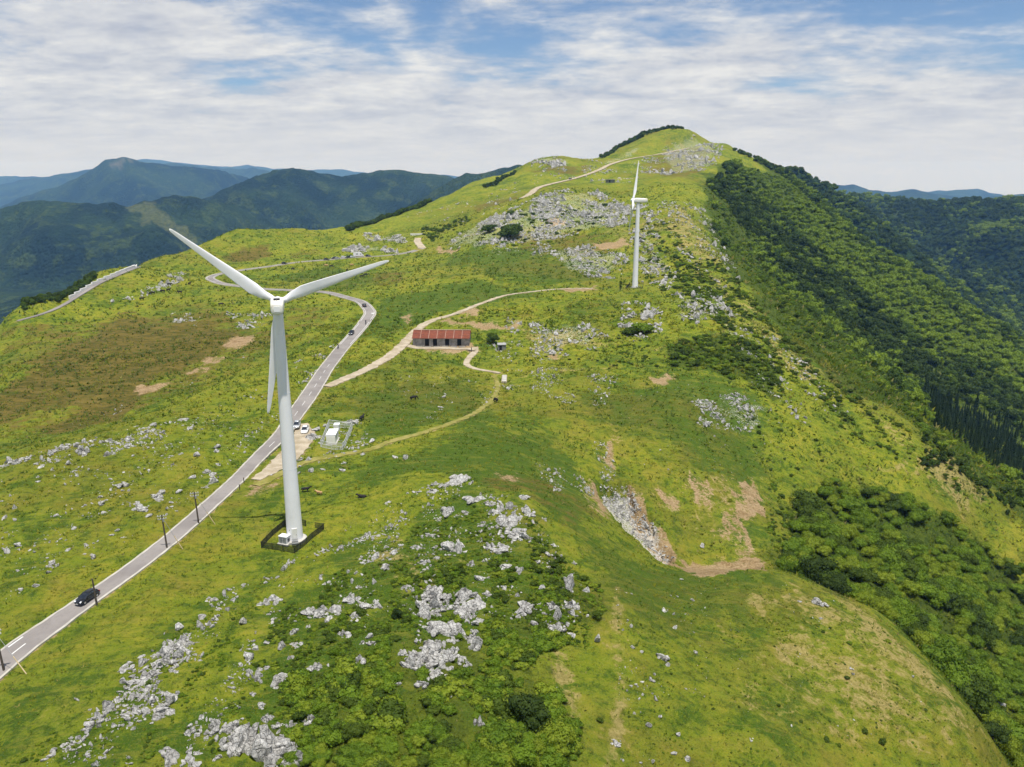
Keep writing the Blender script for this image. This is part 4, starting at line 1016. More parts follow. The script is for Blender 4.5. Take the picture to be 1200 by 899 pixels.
# ---------------------------------------------------------------- vehicles
def car_parts(paint):
    P_ = {}
    st = [(-2.08, .62, .42, .62), (-2.02, .74, .30, .80), (-1.6, .82, .24, .90), (-.8, .85, .22, .92), (.3, .85, .22, .92), (1.0, .84, .22, .90), (1.7, .80, .24, .78), (2.02, .70, .30, .66), (2.1, .55, .36, .54)]
    rings = [[Vector((x, sy * hw_ * f, zb + (zt - zb) * g)) for sy, f, g in ((-1, .82, 0), (-1, 1, .25), (-1, 1, .7), (-1, .93, 1), (1, .93, 1), (1, 1, .7), (1, 1, .25), (1, .82, 0))] for x, hw_, zb, zt in st]
    P_['body'] = MB().loft(rings).data('body', paint)
    cab = [(-2.0, .66, .80, .84), (-1.45, .70, .86, 1.36), (-.9, .70, .88, 1.46), (.05, .70, .88, 1.45), (1.05, .72, .86, .90)]
    rings = [[Vector((x, sy * hw_ * f, zb + (zt - zb) * g)) for sy, f, g in ((-1, 1.08, 0), (-1, .98, .6), (-1, .82, .96), (-1, .6, 1), (1, .6, 1), (1, .82, .96), (1, .98, .6), (1, 1.08, 0))] for x, hw_, zb, zt in cab]
    P_['cabin_glass'] = MB().loft(rings).data('cabin_glass', M['glass'])
    rf = [(-1.62, .52, 1.26), (-1.4, .57, 1.37), (-.9, .59, 1.475), (.0, .59, 1.465), (.16, .56, 1.40)]
    rings = [[Vector((x, -h_, z - .03)), Vector((x, -h_ * .6, z + .025)), Vector((x, h_ * .6, z + .025)), Vector((x, h_, z - .03)), Vector((x, 0, z - .08))] for x, h_, z in rf]
    P_['roof_panel'] = MB().loft(rings).data('roof_panel', paint)
    pl = MB()
    for s in (-1, 1):
        for a, b in (((-1.5, .58, 1.33), (-1.85, .74, .88)), ((-.35, .60, 1.44), (-.4, .76, .90)), ((.12, .58, 1.40), (1.02, .76, .90))): pl.tube([(a[0], s * a[1], a[2]), (b[0], s * b[1], b[2])], [.05, .05], 6)
    P_['pillars'] = pl.data('pillars', paint)
    P_['tyre'] = MB().tube([(0, -.1, 0), (0, .1, 0)], [.32, .32], 18).data('tyre', M['tyre']); P_['rim'] = MB().tube([(0, -.11, 0), (0, .11, 0)], [.2, .2], 12).data('rim', M['rim'])
    P_['headlight'] = MB().box((0, 0, 0), (.34, .30, .14), taper=.8).data('headlight', M['lamp']); P_['tail_light'] = MB().box((0, 0, 0), (.16, .26, .2)).data('tail_light', M['redlamp'])
    P_['mirror'] = MB().box((0, 0, 0), (.14, .2, .13)).data('mirror', paint); P_['grille'] = MB().box((2.03, 0, .46), (.14, .8, .14)).data('grille', M['black'])
    P_['number_plate'] = MB().box((2.11, 0, .36), (.04, .34, .12)).data('number_plate', M['paint'])
    return P_
CARP = {k: car_parts(M[m]) for k, m in (('black', 'carblack'), ('white', 'carwhite'), ('silver', 'carsilver'), ('grey', 'cargrey'))}
def car(u, v, kind, heading, label, p=None, scale=1.0, group='cars on the road', lift=.07):
    P_ = CARP[kind]; p = p or at(u, v)
    o = empty('car', (p.x, p.y, p.z + lift), heading); o.scale = (scale,) * 3; tag(o, label, 'car', group)
    for k in ('body', 'roof_panel', 'pillars', 'grille', 'number_plate'): add(k, P_[k], o)
    add('cabin_glass', P_['cabin_glass'], o)
    for x in (-1.28, 1.3):
        for s in (-1, 1):
            w = empty('wheel', (x, s * .74, .32)); w.parent = o; add('tyre', P_['tyre'], w); add('rim', P_['rim'], w)
    for s in (-1, 1):
        add('headlight', P_['headlight'], o, (1.9, s * .56, .66), (0, R(25), s * R(-12))); add('tail_light', P_['tail_light'], o, (-2.0, s * .60, .78)); add('mirror', P_['mirror'], o, (.72, s * .90, .96))
    return o
def main_dir(u, v):
    i = main_index(u, v); Q = MAIN[0]; t = Q[min(i + 2, len(Q) - 1)] - Q[max(i - 2, 0)]; return math.atan2(t[1], t[0]), i
def road_car(u, v, kind, side, rev, label, **kw):
    a, i = main_dir(u, v); Q, z, w = MAIN; n = (math.sin(a), -math.cos(a)); off = side * w[i] / 4
    return car(u, v, kind, a + (math.pi if rev else 0), label, p=Vector((Q[i, 0] + n[0] * off, Q[i, 1] + n[1] * off, z[i])), **kw)
road_car(99, 706, 'black', .1, True, 'black hatchback driving towards the viewer on the near road', scale=.88)
road_car(427.5, 360, 'grey', -.8, False, 'dark car rounding the bend where the road turns left')
road_car(414.5, 392, 'black', -.9, True, 'black car just below the road bend, keeping to the left')
road_car(331, 309.5, 'black', .2, False, 'black car alone on the upper arm of the hairpin')
road_car(434, 300.5, 'black', .5, False, 'black car past the white van at the far end of the upper arm', scale=1.05)
for u, v, k, sd, lb in ((383.5, 305.6, 'grey', 1.3, 'grey car, first from the left in the parked row'), (391, 303.6, 'black', -1.2, 'black car parked on the far verge, second from the left in the row'), (396.5, 304.3, 'silver', 1.1, 'silver car in the middle of the parked row'), (402.5, 302.8, 'white', -.9, 'white car in the parked row left of the dark one'), (407, 302.6, 'black', .8, 'dark car near the right end of the parked row'), (413.5, 302.4, 'silver', 1.2, 'silver car parked closest to the white van')):
    road_car(u, v, k, sd, k == 'black', lb, group='cars parked by the upper road')
lay = at(330, 530) - at(357, 505); la = math.atan2(lay.y, lay.x)
car(348, 501, 'silver', la + .2, 'silver car in the layby half hidden by the turbine tower', group='cars in the layby', lift=.12)
car(357.5, 507, 'white', la + .2, 'white car parked in the layby beside the compound', group='cars in the layby', lift=.12)
Qh, zh, wh = HILL_ROAD; ih = int(np.argmin(np.hypot(Qh[:, 0] - at(669, 211).x, Qh[:, 1] - at(669, 211).y))); th = Qh[ih + 1] - Qh[ih - 1]
car(0, 0, 'grey', math.atan2(th[1], th[0]), 'tiny dark car climbing the hill road', p=Vector((Qh[ih, 0], Qh[ih, 1], zh[ih] + .2)))
# white camper van
a, i = main_dir(421, 300.5); Q, z, w = MAIN; pv = Vector((Q[i, 0] - math.sin(a) * 3.4, Q[i, 1] + math.cos(a) * 3.4, 0)); pv.z = max(z[i], gz(pv.x, pv.y))
cv = empty('camper_van', (pv.x, pv.y, pv.z + .05), a); tag(cv, 'long white camper van parked on the upper road', 'van')
rings = [[Vector((x, s * hw_, zz)) for s, zz in ((-1, .45), (-1, zt * .6), (-1, zt), (1, zt), (1, zt * .6), (1, .45))] for x, hw_, zt in ((-3.6, 1.0, 2.5), (-3.5, 1.1, 2.85), (2.0, 1.1, 2.85), (2.4, 1.08, 2.5), (2.9, 1.05, 1.5), (3.7, .95, 1.15), (3.8, .85, .8))]
MB().loft(rings, sm=False).build('body', M['carwhite'], cv); MB().box((2.62, 0, 2.0), (.5, 1.7, .75), M=Matrix.Rotation(R(-28), 3, 'Y')).build('windscreen', M['glass'], cv)
for s in (-1, 1):
    MB().box((-1.0, s * 1.105, 1.9), (1.4, .04, .6)).build('window', M['glass'], cv); MB().box((1.6, s * 1.105, 1.75), (.7, .04, .6)).build('window', M['glass'], cv)
    for x in (-2.2, 2.6):
        wv = empty('wheel', (x, s * .95, .36)); wv.parent = cv; MB().tube([(0, -.12, 0), (0, .12, 0)], [.36, .36], 16).build('tyre', M['tyre'], wv); MB().tube([(0, -.13, 0), (0, .13, 0)], [.22, .22], 12).build('rim', M['rim'], wv)

# ---------------------------------------------------------------- people, motorcycles, cattle
def skinned(name, verts, edges, radii, mat, sub=1):
    me = bpy.data.meshes.new(name); me.from_pydata(verts, edges, []); me.materials.append(mat); o = bpy.data.objects.new(name, me); COL.objects.link(o)
    bm = bmesh.new(); bm.from_mesh(me); ly = bm.verts.layers.skin.verify(); bm.verts.ensure_lookup_table()
    for v, r in zip(bm.verts, radii):
        v[ly].radius = r if isinstance(r, tuple) else (r, r)
    bm.verts[0][ly].use_root = True; bm.to_mesh(me); bm.free()
    m = o.modifiers.new('skin', 'SKIN'); m.use_smooth_shade = True; s = o.modifiers.new('sub', 'SUBSURF'); s.levels = s.render_levels = sub
    dg = bpy.context.evaluated_depsgraph_get(); out = bpy.data.meshes.new_from_object(o.evaluated_get(dg)); out.name = name
    bpy.data.objects.remove(o); bpy.data.meshes.remove(me)
    if not out.materials: out.materials.append(mat)
    return out
def cow_mesh(mat, graze=False, lying=False):
    dz = -.62 if lying else 0
    V = [(0, 0, 1.0 + dz), (.55, 0, 1.02 + dz), (.95, 0, 1.12 + dz), (-.55, 0, 1.02 + dz), (-.85, 0, 1.05 + dz), (-1.02, 0, .55 + dz * .4)]
    rd = [(.40, .36), (.38, .33), (.24, .26), (.36, .36), (.24, .24), .04]
    E = [(0, 1), (1, 2), (0, 3), (3, 4), (4, 5)]
    if graze: V += [(1.25, 0, .75), (1.45, 0, .35), (1.62, 0, .12)]
    else: V += [(1.25, 0, 1.32 + dz), (1.48, 0, 1.38 + dz), (1.75, 0, 1.25 + dz)]
    rd += [.17, .15, .09]; E += [(2, 6), (6, 7), (7, 8)]
    hx = V[7]
    for s in (-1, 1): V.append((hx[0] - .05, s * .25, hx[2] + .10)); rd.append(.035); E.append((7, len(V) - 1))
    for b, x in ((1, .62), (3, -.62)):
        for s in (-1, 1):
            k = len(V)
            if lying: V += [(x, s * .30, .32), (x + (.35 if x > 0 else .30), s * .42, .10), (x + .02, s * .46, .07)]
            else: V += [(x, s * .20, .68), (x + (.02 if x > 0 else -.08), s * .22, .38), (x + (.0 if x > 0 else .02), s * .22, .03)]
            rd += [.14, .075, .06]; E += [(b, k), (k, k + 1), (k + 1, k + 2)]
    return skinned('cow_body', V, E, rd, mat, 1)
COWS = {('black', 0): cow_mesh(M['cow']), ('black', 1): cow_mesh(M['cow'], True), ('black', 2): cow_mesh(M['cow'], False, True), ('tan', 0): cow_mesh(M['tancow']), ('tan', 1): cow_mesh(M['tancow'], True)}
def cow(u, v, rz, label, colour='black', pose=1, group='black cattle on the pasture', s=1.0):
    p = at(u, v); o = add('cow', COWS[(colour, pose)], None, (p.x, p.y, p.z - .02), (0, 0, rz), (s,) * 3); tag(o, label, 'cow', group)
cow(425, 583, R(172), 'black cow lying on the grass right of the near turbine', pose=2, s=.8)
cow(358, 576.5, R(10), 'black cow partly behind the near turbine tower', pose=0, s=.75)
cow(374.5, 580, R(160), 'tan cow standing right of the near turbine tower', 'tan', 0, 'tan cattle', .62)
cow(424, 493, R(75), 'black cow on the grass right of the white container', pose=0)
cow(484.5, 469, R(30), 'black cow alone on the green below the barn', pose=1)
cow(581.5, 471.5, R(120), 'black cow beside the bend of the grass track', pose=1)
g_ = 'black cattle grazing on the left slope'
for k, (u, v, rz_) in enumerate(((166.3, 352, 10), (179, 345, 200), (191, 343, 170), (197.5, 341.5, 60), (198.5, 335, 0), (211, 344, 185), (222, 334, 80), (259, 358.5, 20))):
    cow(u, v, R(rz_), ['black cow at the left end of the herd on the left slope, largest looking', 'black cow second from the left in the herd on the left slope', 'black cow third from the left in the herd on the left slope', 'black cow in the middle of the herd, lower of two close together', 'black cow in the middle of the herd, upper of two close together', 'black cow second from the right in the herd on the left slope', 'black cow at the right end of the herd, highest on the slope', 'black cow alone on the slope between herd and turbine blade'][k], pose=1 if k % 3 else 0, group=g_, s=1.15)
g_ = 'cattle on the meadow inside the hairpin'
cow(388, 313.5, R(0), 'black cow close below the row of parked cars', pose=1, group=g_, s=1.2)
cow(382.5, 312.5, R(180), 'tan cow close below the row of parked cars, left one', 'tan', 1, 'tan cattle', 1.2)
cow(412, 312, R(20), 'tan cow below the parked cars, right one', 'tan', 1, 'tan cattle', 1.2)
cow(406.7, 318, R(85), 'black cow just above the right blade of the near turbine, facing away', pose=0, group=g_, s=1.15)
cow(376.5, 329, R(95), 'black cow against the upper edge of the right blade', pose=0, group=g_, s=1.15)
cow(423.7, 325.5, R(10), 'black cow below the right blade tip, left of two', pose=1, group=g_, s=1.15)
cow(428.7, 323.5, R(185), 'black cow below the right blade tip, right of two', pose=1, group=g_, s=1.15)
cow(343, 316.5, R(60), 'black cow on the meadow just inside the hairpin bend', pose=1, group=g_, s=1.15)

def person_mesh(ride=False):
    if ride:
        V = [(0, 0, .82), (.06, 0, 1.1), (.2, 0, 1.36), (.27, 0, 1.5), (.32, 0, 1.66), (.34, 0, 1.74)]
    else:
        V = [(0, 0, .92), (0, 0, 1.15), (0, 0, 1.40), (0, 0, 1.50), (.02, 0, 1.62), (.02, 0, 1.70)]
    rd = [(.15, .12), (.14, .11), (.17, .11), .06, .10, .08]; E = [(0, 1), (1, 2), (2, 3), (3, 4), (4, 5)]
    for s in (-1, 1):
        k = len(V)
        if ride: V += [(.18, s * .2, 1.36), (.38, s * .3, 1.12), (.62, s * .3, 1.08)]
        else: V += [(0, s * .21, 1.40), (-.03, s * .26, 1.12), (.05, s * .27, .86)]
        rd += [.07, .05, .04]; E += [(2, k), (k, k + 1), (k + 1, k + 2)]
        k = len(V)
        if ride: V += [(.05, s * .12, .8), (.42, s * .2, .70), (.20, s * .2, .32), (.34, s * .2, .28)]
        else: V += [(0, s * .09, .88), (.04 * s, s * .11, .48), (-.03 * s, s * .11, .07), (.14 - .03 * s, s * .12, .03)]
        rd += [.10, .07, .05, .04]; E += [(0, k), (k, k + 1), (k + 1, k + 2), (k + 2, k + 3)]
    return skinned('person_body', V, E, rd, M['cloth'], 1)
def head_mesh():
    b = MB(); rings = []
    for z, r in ((-.13, .05), (-.10, .07), (-.02, .085), (.06, .09), (.11, .07), (.135, .02)): rings.append([Vector((r * 1.1 * math.cos(2 * math.pi * k / 12), r * .9 * math.sin(2 * math.pi * k / 12), z)) for k in range(12)])
    b.loft(rings); b.box((.10, 0, -.01), (.04, .025, .045)); return b.data('head', M['skin'])
PM, PR, HD = person_mesh(), person_mesh(True), head_mesh()
HAIR = MB().loft([[Vector((r * 1.12 * math.cos(2 * math.pi * k / 12) - .015, r * .98 * math.sin(2 * math.pi * k / 12), z)) for k in range(12)] for z, r in ((.0, .088), (.06, .098), (.12, .078), (.15, .02))]).data('hair', M['black'])
p = at(552.5, 413); o = add('person', PM, None, (p.x, p.y, p.z + .04), (0, 0, R(200)), (1.08,) * 3); tag(o, 'person in dark clothes standing on the path by the barn gable', 'person')
add('head', HD, o, (.03, 0, 1.68)); add('hair', HAIR, o, (.03, 0, 1.69))
def motorcycle(u, v, side, rev, lb, lb2):
    a, i = main_dir(u, v); Q, z, w = MAIN; n = (math.sin(a), -math.cos(a)); off = side * w[i] / 4; h = a + (math.pi if rev else 0)
    p = (Q[i, 0] + n[0] * off, Q[i, 1] + n[1] * off, z[i] + .08)
    m = empty('motorcycle', p, h); tag(m, lb, 'motorcycle', 'motorcycles on the road')
    for x in (-.68, .72):
        w_ = empty('wheel', (x, 0, .31)); w_.parent = m; MB().tube([(0, -.06, 0), (0, .06, 0)], [.31, .31], 16).build('tyre', M['tyre'], w_); MB().tube([(0, -.065, 0), (0, .065, 0)], [.22, .22], 12).build('rim', M['rim'], w_)
    MB().tube([(-.68, 0, .31), (-.2, 0, .45), (.25, 0, .55), (.5, 0, .8)], [.05, .12, .14, .06], 8).build('frame', M['steel'], m); MB().tube([(.05, 0, .80), (.3, 0, .86), (.48, 0, .82)], [.1, .16, .08], 10).build('fuel_tank', M['cargrey'], m)
    MB().box((-.28, 0, .78), (.62, .24, .1)).build('seat', M['black'], m); MB().tube([(.42, -.34, 1.02), (.5, 0, .95), (.42, .34, 1.02)], [.025] * 3, 8).build('handlebar', M['steel'], m); MB().tube([(.5, 0, .92), (.72, 0, .31)], [.05, .05], 8).build('fork', M['steel'], m); MB().box((.62, 0, .84), (.12, .16, .16)).build('headlight', M['lamp'], m)
    r = add('person', PR, None, (p[0], p[1], p[2] + .05), (0, 0, h)); tag(r, lb2, 'person', 'motorcycle riders'); add('helmet', HD, r, (.34, 0, 1.72), None, (1.25,) * 3)
motorcycle(427.5, 381, .9, False, 'dark motorcycle riding up just before the bend', 'rider in black leaning on the motorcycle just before the bend')
motorcycle(402.5, 409, -1.0, True, 'motorcycle on the left edge of the straight below the bend', 'rider on the motorcycle at the left road edge below the bend')
# ---------------------------------------------------------------- limestone
def ico(sub):
    bm = bmesh.new(); bmesh.ops.create_icosphere(bm, subdivisions=sub, radius=1.0); bm.verts.ensure_lookup_table()
    v = np.array([x.co[:] for x in bm.verts]); f = [tuple(q.index for q in x.verts) for x in bm.faces]; bm.free(); return v, f
ICO1, ICO2, ICO3 = ico(1), ico(2), ico(3)
def chisel(rng, base, cuts=9, stretch=(1, 1, 1), rough=.10):
    v = base[0].copy() * np.array(stretch)
    for _ in range(cuts):
        n = rng.normal(size=3); n[2] *= .7; n /= np.linalg.norm(n); d = rng.uniform(.30, .74) * np.abs(v @ n).max()
        s = v @ n; m = s > d; v[m] -= np.outer(s[m] - d, n) * .96
    q = v * 2.3 + rng.uniform(0, 50, 3)
    v = v * (1 + rough * noise(q[:, 0] + q[:, 2] * .7, q[:, 1] + q[:, 2] * .4)[:, None])
    fl = rough * .7 * noise(v[:, 0] * 5 + 3, v[:, 1] * 5 + rng.uniform(0, 9)); v[:, :2] *= (1 + fl[:, None])       # rain flutes
    return v, base[1]
def boulder_mesh(k, base):
    rng = np.random.default_rng(100 + k); v, f = chisel(rng, base, rng.integers(12, 18), (1, rng.uniform(.5, .95), rng.uniform(.55, 1.0)))
    v /= np.ptp(v[:, 0]); v[:, 2] -= v[:, 2].min() + .18 * np.ptp(v[:, 2]); return mesh_data('boulder', v, f, M['rock'])
def outcrop_mesh(k):
    """a broken limestone bed: packed blocks and a few standing fins, leaning one way"""
    rng = np.random.default_rng(300 + k); V, F = [], []; n = int(rng.integers(9, 13)); th = rng.uniform(-.6, .6); el = rng.uniform(.55, 1.0)
    for i in range(n):
        a = rng.uniform(0, 2 * math.pi); rr = rng.uniform(0, 1) ** .6; cx, cy = rr * math.cos(a) * .42, rr * math.sin(a) * .42 * el
        big = 1 - .6 * rr; s = rng.uniform(.15, .27) * (0.75 + .5 * big); hgt = (rng.uniform(.16, .38) if i % 4 else rng.uniform(.36, .56)) * big + .06
        v, f = chisel(rng, ICO2, rng.integers(9, 14), (1, rng.uniform(.5, .95), 1), .2)
        v[:, :2] *= 1 - .25 * np.clip(v[:, 2:3], 0, 1)
        v = v * np.array([s * rng.uniform(.9, 1.5), s, hgt * .62]); v[:, :2] += v[:, 2:3] * (rng.normal(0, .18, 2) + np.array([.16, .14]))
        t = th + rng.normal(0, .4); c_, s_ = math.cos(t), math.sin(t); v[:, :2] = v[:, :2] @ np.array([[c_, s_], [-s_, c_]])
        v += [cx, cy, hgt * .22]; o = len(V); V += [tuple(x) for x in v]; F += [tuple(q + o for q in x) for x in f]
    return mesh_data('outcrop', V, F, M['rock'])
BOULD = [boulder_mesh(k, ICO2) for k in range(9)]
OUTC = [outcrop_mesh(k) for k in range(9)]
rr_ = random.Random(5)
rock_count = 0
HERO = []
def put_rock(u, v, wpx, hpx, label, group, kind=None):
    global rock_count
    p = at(u, v); s = px_size(p); w, h = wpx * s, hpx * s
    outc = kind == 'o' or (kind is None and wpx >= 13) or (kind == 'b' and wpx >= 9 and rr_.random() < .65)
    if kind == 'b': w *= .85; h *= .8
    me = (OUTC if outc else BOULD)[rr_.randrange(9)]
    zs = max(h * .85, w * .5) if outc else max(.4 * w, h * .55)
    o = add('limestone_outcrop' if outc else 'boulder', me, None, (p.x, p.y + w * .15, p.z - .06 * w), (rr_.uniform(-.12, .12), rr_.uniform(-.12, .12), rr_.uniform(0, 6.28)), (w * 1.12, w * 1.0, zs * (1.25 if outc else 1.25)))
    tag(o, label, 'rock', group); rock_count += 1; HERO.append((p.x, p.y + w * .15, w * .5)); return o

# outcrops one can pick out, each with its own description: (u, v, width px, height px, label)
NAMED = [
 (378,722,34,36,'big dark grey crag on the left of the knoll, standing alone'), (301,880,44,58,'tall grey rock wall at the bottom picture edge, left of the scrub'), (511,742,28,32,'grey crag in the upper middle of the long central rock spine'),
 (497,776,30,30,'broad grey crag at the foot of the central rock spine, lower left end'), (522,772,26,26,'grey crag at the foot of the central rock spine, right side'), (507,695,18,26,'upright grey crag at the top left of the central rock spine'),
 (541,698,18,24,'upright grey crag at the top right of the central rock spine'), (547,716,26,26,'grey crag on the right arm of the central rock spine'), (492,806,14,22,'leaning grey slab below the central rock spine'), (511,794,14,24,'narrow grey fin hanging below the central rock spine'),
 (597,614,34,34,'large grey crag on the right shoulder of the knoll'), (609,628,22,24,'grey crag just below the large one on the right shoulder'), (591,646,24,18,'dark tilted slab on the right flank of the knoll'), (533,646,28,28,'jagged dark grey crag in the middle of the knoll top'),
 (541,567,30,16,'pale flat rock bed on the skyline edge of the knoll'), (557,588,26,12,'pale rock band just below the knoll edge'), (527,602,18,18,'forked pale rock left of the pale rock band'), (613,716,22,26,'grey crag at the left of the right-hand scrub group'),
 (652,738,20,24,'grey crag at the bottom of the right-hand scrub group'), (673,712,12,24,'tall narrow grey stone at the right of the right-hand scrub group'), (646,712,11,20,'narrow grey stone in the middle of the right-hand scrub group'), (372,783,24,20,'pale lumpy outcrop left of centre above the thick scrub'),
 (325,803,22,28,'grey outcrop on the left rock rib, right one of a pair'), (297,795,22,28,'grey outcrop on the left rock rib, left one of a pair'), (363,846,12,18,'single grey upright stone in the left scrub'), (313,708,20,24,'grey outcrop on the upper left edge of the knoll'),
 (562,848,13,18,'single grey stone in the right half of the thick scrub'), (437,712,24,16,'low grey outcrop right of the big dark crag'), (410,707,22,15,'low grey outcrop between the big crag and its neighbour'), (250,856,18,26,'grey fin at the upper end of the bottom-left rib'),
 (270,856,18,28,'tall grey fin right of its twin on the bottom-left rib'), (195,894,32,28,'dark fluted crag at the bottom picture edge, far left'), (225,897,26,18,'low fluted crag at the bottom edge right of the far left one'), (287,868,26,34,'grey crag joining the bottom rock wall on its left'),
 (182,838,28,18,'dark pitted outcrop low in the left boulder field'), (774,772,12,18,'tall pale stone in the right pasture boulder group'), (722,872,12,12,'rounded white boulder beside the trodden line'), (960,710,18,15,'pale rock cluster on top of the right grass dome'),
 (422,776,14,18,'forked pale stone above the thick scrub, middle'), (403,745,14,14,'small grey crag below the big dark crag'), (735,385,20,24,'rocky left flank of the bushy mound below the far turbine'), (762,372,22,20,'rocky right flank of the bushy mound below the far turbine'),
 (93,533,16,22,'tallest pale outcrop on the left field edge'), (242,556,22,14,'pale outcrop above the road near the utility poles'), (60,664,12,10,'pale stone low in the left field'), (186,583,20,14,'pale outcrop left of the utility pole pair'), (165,597,14,20,'pale outcrop below the field centre on the left'),
 (150,351,13,9,'large pale outcrop on the far left hillside'), (366,513,16,16,'dark jumble of rock left of the compound'), (410,497,20,8,'white rock band behind the compound'), (1170,822,16,10,'pale rock patch in the forest at the lower right'), (1196,840,12,10,'pale rock at the right picture edge in the forest'),
]
for u, v, w_, h_, lb in NAMED: put_rock(u, v, w_ * 1.35, h_ * 1.3, lb, None)
# smaller stones one can still pick out, by place
LISTED = {
 ('pale boulder among the grass on top of the knoll', 'boulders on the knoll top'): [(505,576,12,8),(487,578,10,6),(520,570,10,7),(545,602,10,10),(566,615,11,8),(575,643,14,15),(553,662,10,14),(498,660,10,8),(502,628,11,8),(488,643,13,10),(610,670,12,12),(592,664,12,9),(648,640,8,10),(672,661,8,10),(642,665,7,6),(637,609,9,6),(610,584,14,9),(575,590,10,8),(455,590,9,7),(470,600,9,7),(440,655,9,10),(430,660,11,9),(452,668,12,14),(475,690,11,9),(420,690,9,8),(640,650,9,8),(620,604,9,6),(585,600,8,9),(512,655,9,9),(560,680,9,10),(573,697,10,10),(590,690,9,12),(462,648,10,9),(630,660,8,6),(650,655,7,9),(668,690,8,14),(515,610,9,8),(470,640,8,7)],
 ('grey stone among the scrub of the central rock spine', 'stones of the central spine'): [(520,716,16,14),(514,705,14,12),(530,752,12,12),(535,738,11,12),(548,726,12,14),(555,744,10,18),(540,776,12,12),(548,780,10,10),(520,797,10,10),(470,766,16,10),(466,804,6,10),(525,818,9,10),(543,805,7,8),(552,760,9,10),(503,760,14,14),(515,755,13,14),(531,765,12,12),(510,720,12,12),(560,728,8,12),(500,712,10,12),(526,785,10,10)],
 ('grey stone in the grass on the left side of the knoll', 'stones on the left of the knoll'): [(284,732,8,9),(345,742,10,14),(347,757,13,12),(340,772,8,10),(414,722,10,9),(417,726,14,9),(435,756,10,10),(432,748,9,9),(425,754,8,8),(311,784,9,9),(290,774,8,9),(295,815,9,9),(305,829,10,11),(312,843,12,16),(325,853,12,12),(340,884,8,28),(350,896,9,14),(345,874,9,14),(340,851,10,14),(362,735,8,6),(395,720,8,9),(312,755,6,6),(330,760,6,7),(300,762,6,9)],
 ('pale stone in the boulder field at the lower left', 'boulders at the lower left'): [(195,776,14,12),(182,770,12,9),(215,757,14,10),(145,784,16,12),(175,793,15,12),(152,803,13,11),(200,824,10,15),(165,818,13,11),(135,823,12,9),(145,840,15,9),(115,845,14,8),(106,851,10,7),(75,874,11,8),(58,888,9,7),(225,856,10,18),(262,872,10,18),(210,770,9,10),(188,812,10,12),(177,825,11,12),(160,830,9,9),(128,833,9,8),(210,738,9,7),(235,725,10,8),(245,703,12,9),(272,703,8,8),(255,715,9,7),(293,772,10,10),(255,890,12,14),(275,885,10,14),(83,866,8,7),(205,788,9,8),(222,766,9,8)],
 ('white stone lying in the right-hand pasture', 'stones in the right pasture'): [(791,737,8,8),(816,766,8,6),(763,799,10,11),(752,765,8,6),(789,884,10,8),(765,894,9,10),(760,852,9,10),(653,809,7,7),(774,841,8,7),(783,780,7,6),(741,760,6,7),(753,800,7,6),(740,805,6,8),(806,891,9,8),(700,752,8,14),(962,726,12,9),(938,706,6,6),(998,785,5,8),(1070,794,6,6),(799,680,6,5),(811,704,6,4),(823,640,8,5),(777,716,6,5),(740,735,5,6),(880,868,14,8),(768,820,6,9),(795,862,6,6)],
 ('pale boulder on the grass left of the near road', 'boulders left of the road'): [(60,662,8,8),(41,688,9,6),(25,692,6,5),(56,672,9,9),(80,645,8,7),(98,650,11,7),(110,655,7,9),(100,640,8,6),(17,610,9,8),(5,608,9,8),(118,592,8,7),(100,593,10,7),(140,572,9,8),(148,570,9,6),(120,602,8,6),(128,562,8,5),(160,590,14,10),(170,600,10,9),(190,578,14,9),(208,578,13,10),(200,590,8,5),(175,605,10,7),(213,532,12,9),(255,525,12,12),(230,535,9,6),(255,545,12,10),(225,560,14,9),(240,572,12,10),(250,566,10,10),(7,648,8,7),(20,640,8,6),(145,630,10,7),(130,628,8,6),(138,622,8,5),(45,565,7,5),(66,605,8,6),(87,620,7,5),(155,535,7,5),(200,535,10,6),(48,548,9,7),(80,545,9,9),(85,553,10,8),(57,540,8,6),(130,518,11,8),(150,516,8,6),(212,493,16,8),(180,498,10,6),(160,500,10,6)],
 ('pale rock beside the grass track near the compound', 'rocks by the grass track'): [(428,522,12,10),(420,518,11,9),(436,518,10,9),(403,543,11,9),(425,533,7,6),(462,537,9,8),(475,538,8,7),(388,530,10,9),(377,551,9,7),(365,553,8,6),(350,555,8,6),(345,548,7,6),(400,552,9,7),(416,530,8,6),(362,540,9,8),(371,505,12,12),(380,500,10,9),(375,520,10,8),(515,478,8,6),(520,466,8,6)],
}
_ord = ['closest', 'second', 'third', 'fourth', 'fifth', 'sixth', 'seventh', 'eighth', 'ninth', 'tenth', 'eleventh', 'twelfth', 'thirteenth', 'fourteenth', 'fifteenth', 'sixteenth', 'seventeenth']
_rel = {}
for (lb, gp), L in LISTED.items():
    for k, (u, v, w_, h_) in enumerate(L):
        m = min(NAMED, key=lambda q: (q[0] - u) ** 2 + (q[1] - v) ** 2); dx, dy = u - m[0], v - m[1]
        side = ('left of' if dx < 0 else 'right of') if abs(dx) > abs(dy) else ('above' if dy < 0 else 'below')
        _rel.setdefault((side, m[4].split(',')[0]), []).append((dx * dx + dy * dy, gp, k))
_lab = {}
for (side, nm_), L in _rel.items():
    for r_, (_, gp, k) in enumerate(sorted(L)): _lab[(gp, k)] = '%s stone %s the %s' % (_ord[min(r_, 16)], side, nm_)
for (lb, gp), L in LISTED.items():
    big = 1.35 if 'spine' in gp or 'knoll' in gp else (1.15 if 'lower left' in gp else .9)
    for k, (u, v, w_, h_) in enumerate(L):
        w_, h_ = w_ * big, h_ * big; put_rock(u, v, w_, h_, _lab[(gp, k)] if len(_lab[(gp, k)].split()) <= 16 else lb, gp, 'b' if w_ < 13 else None)

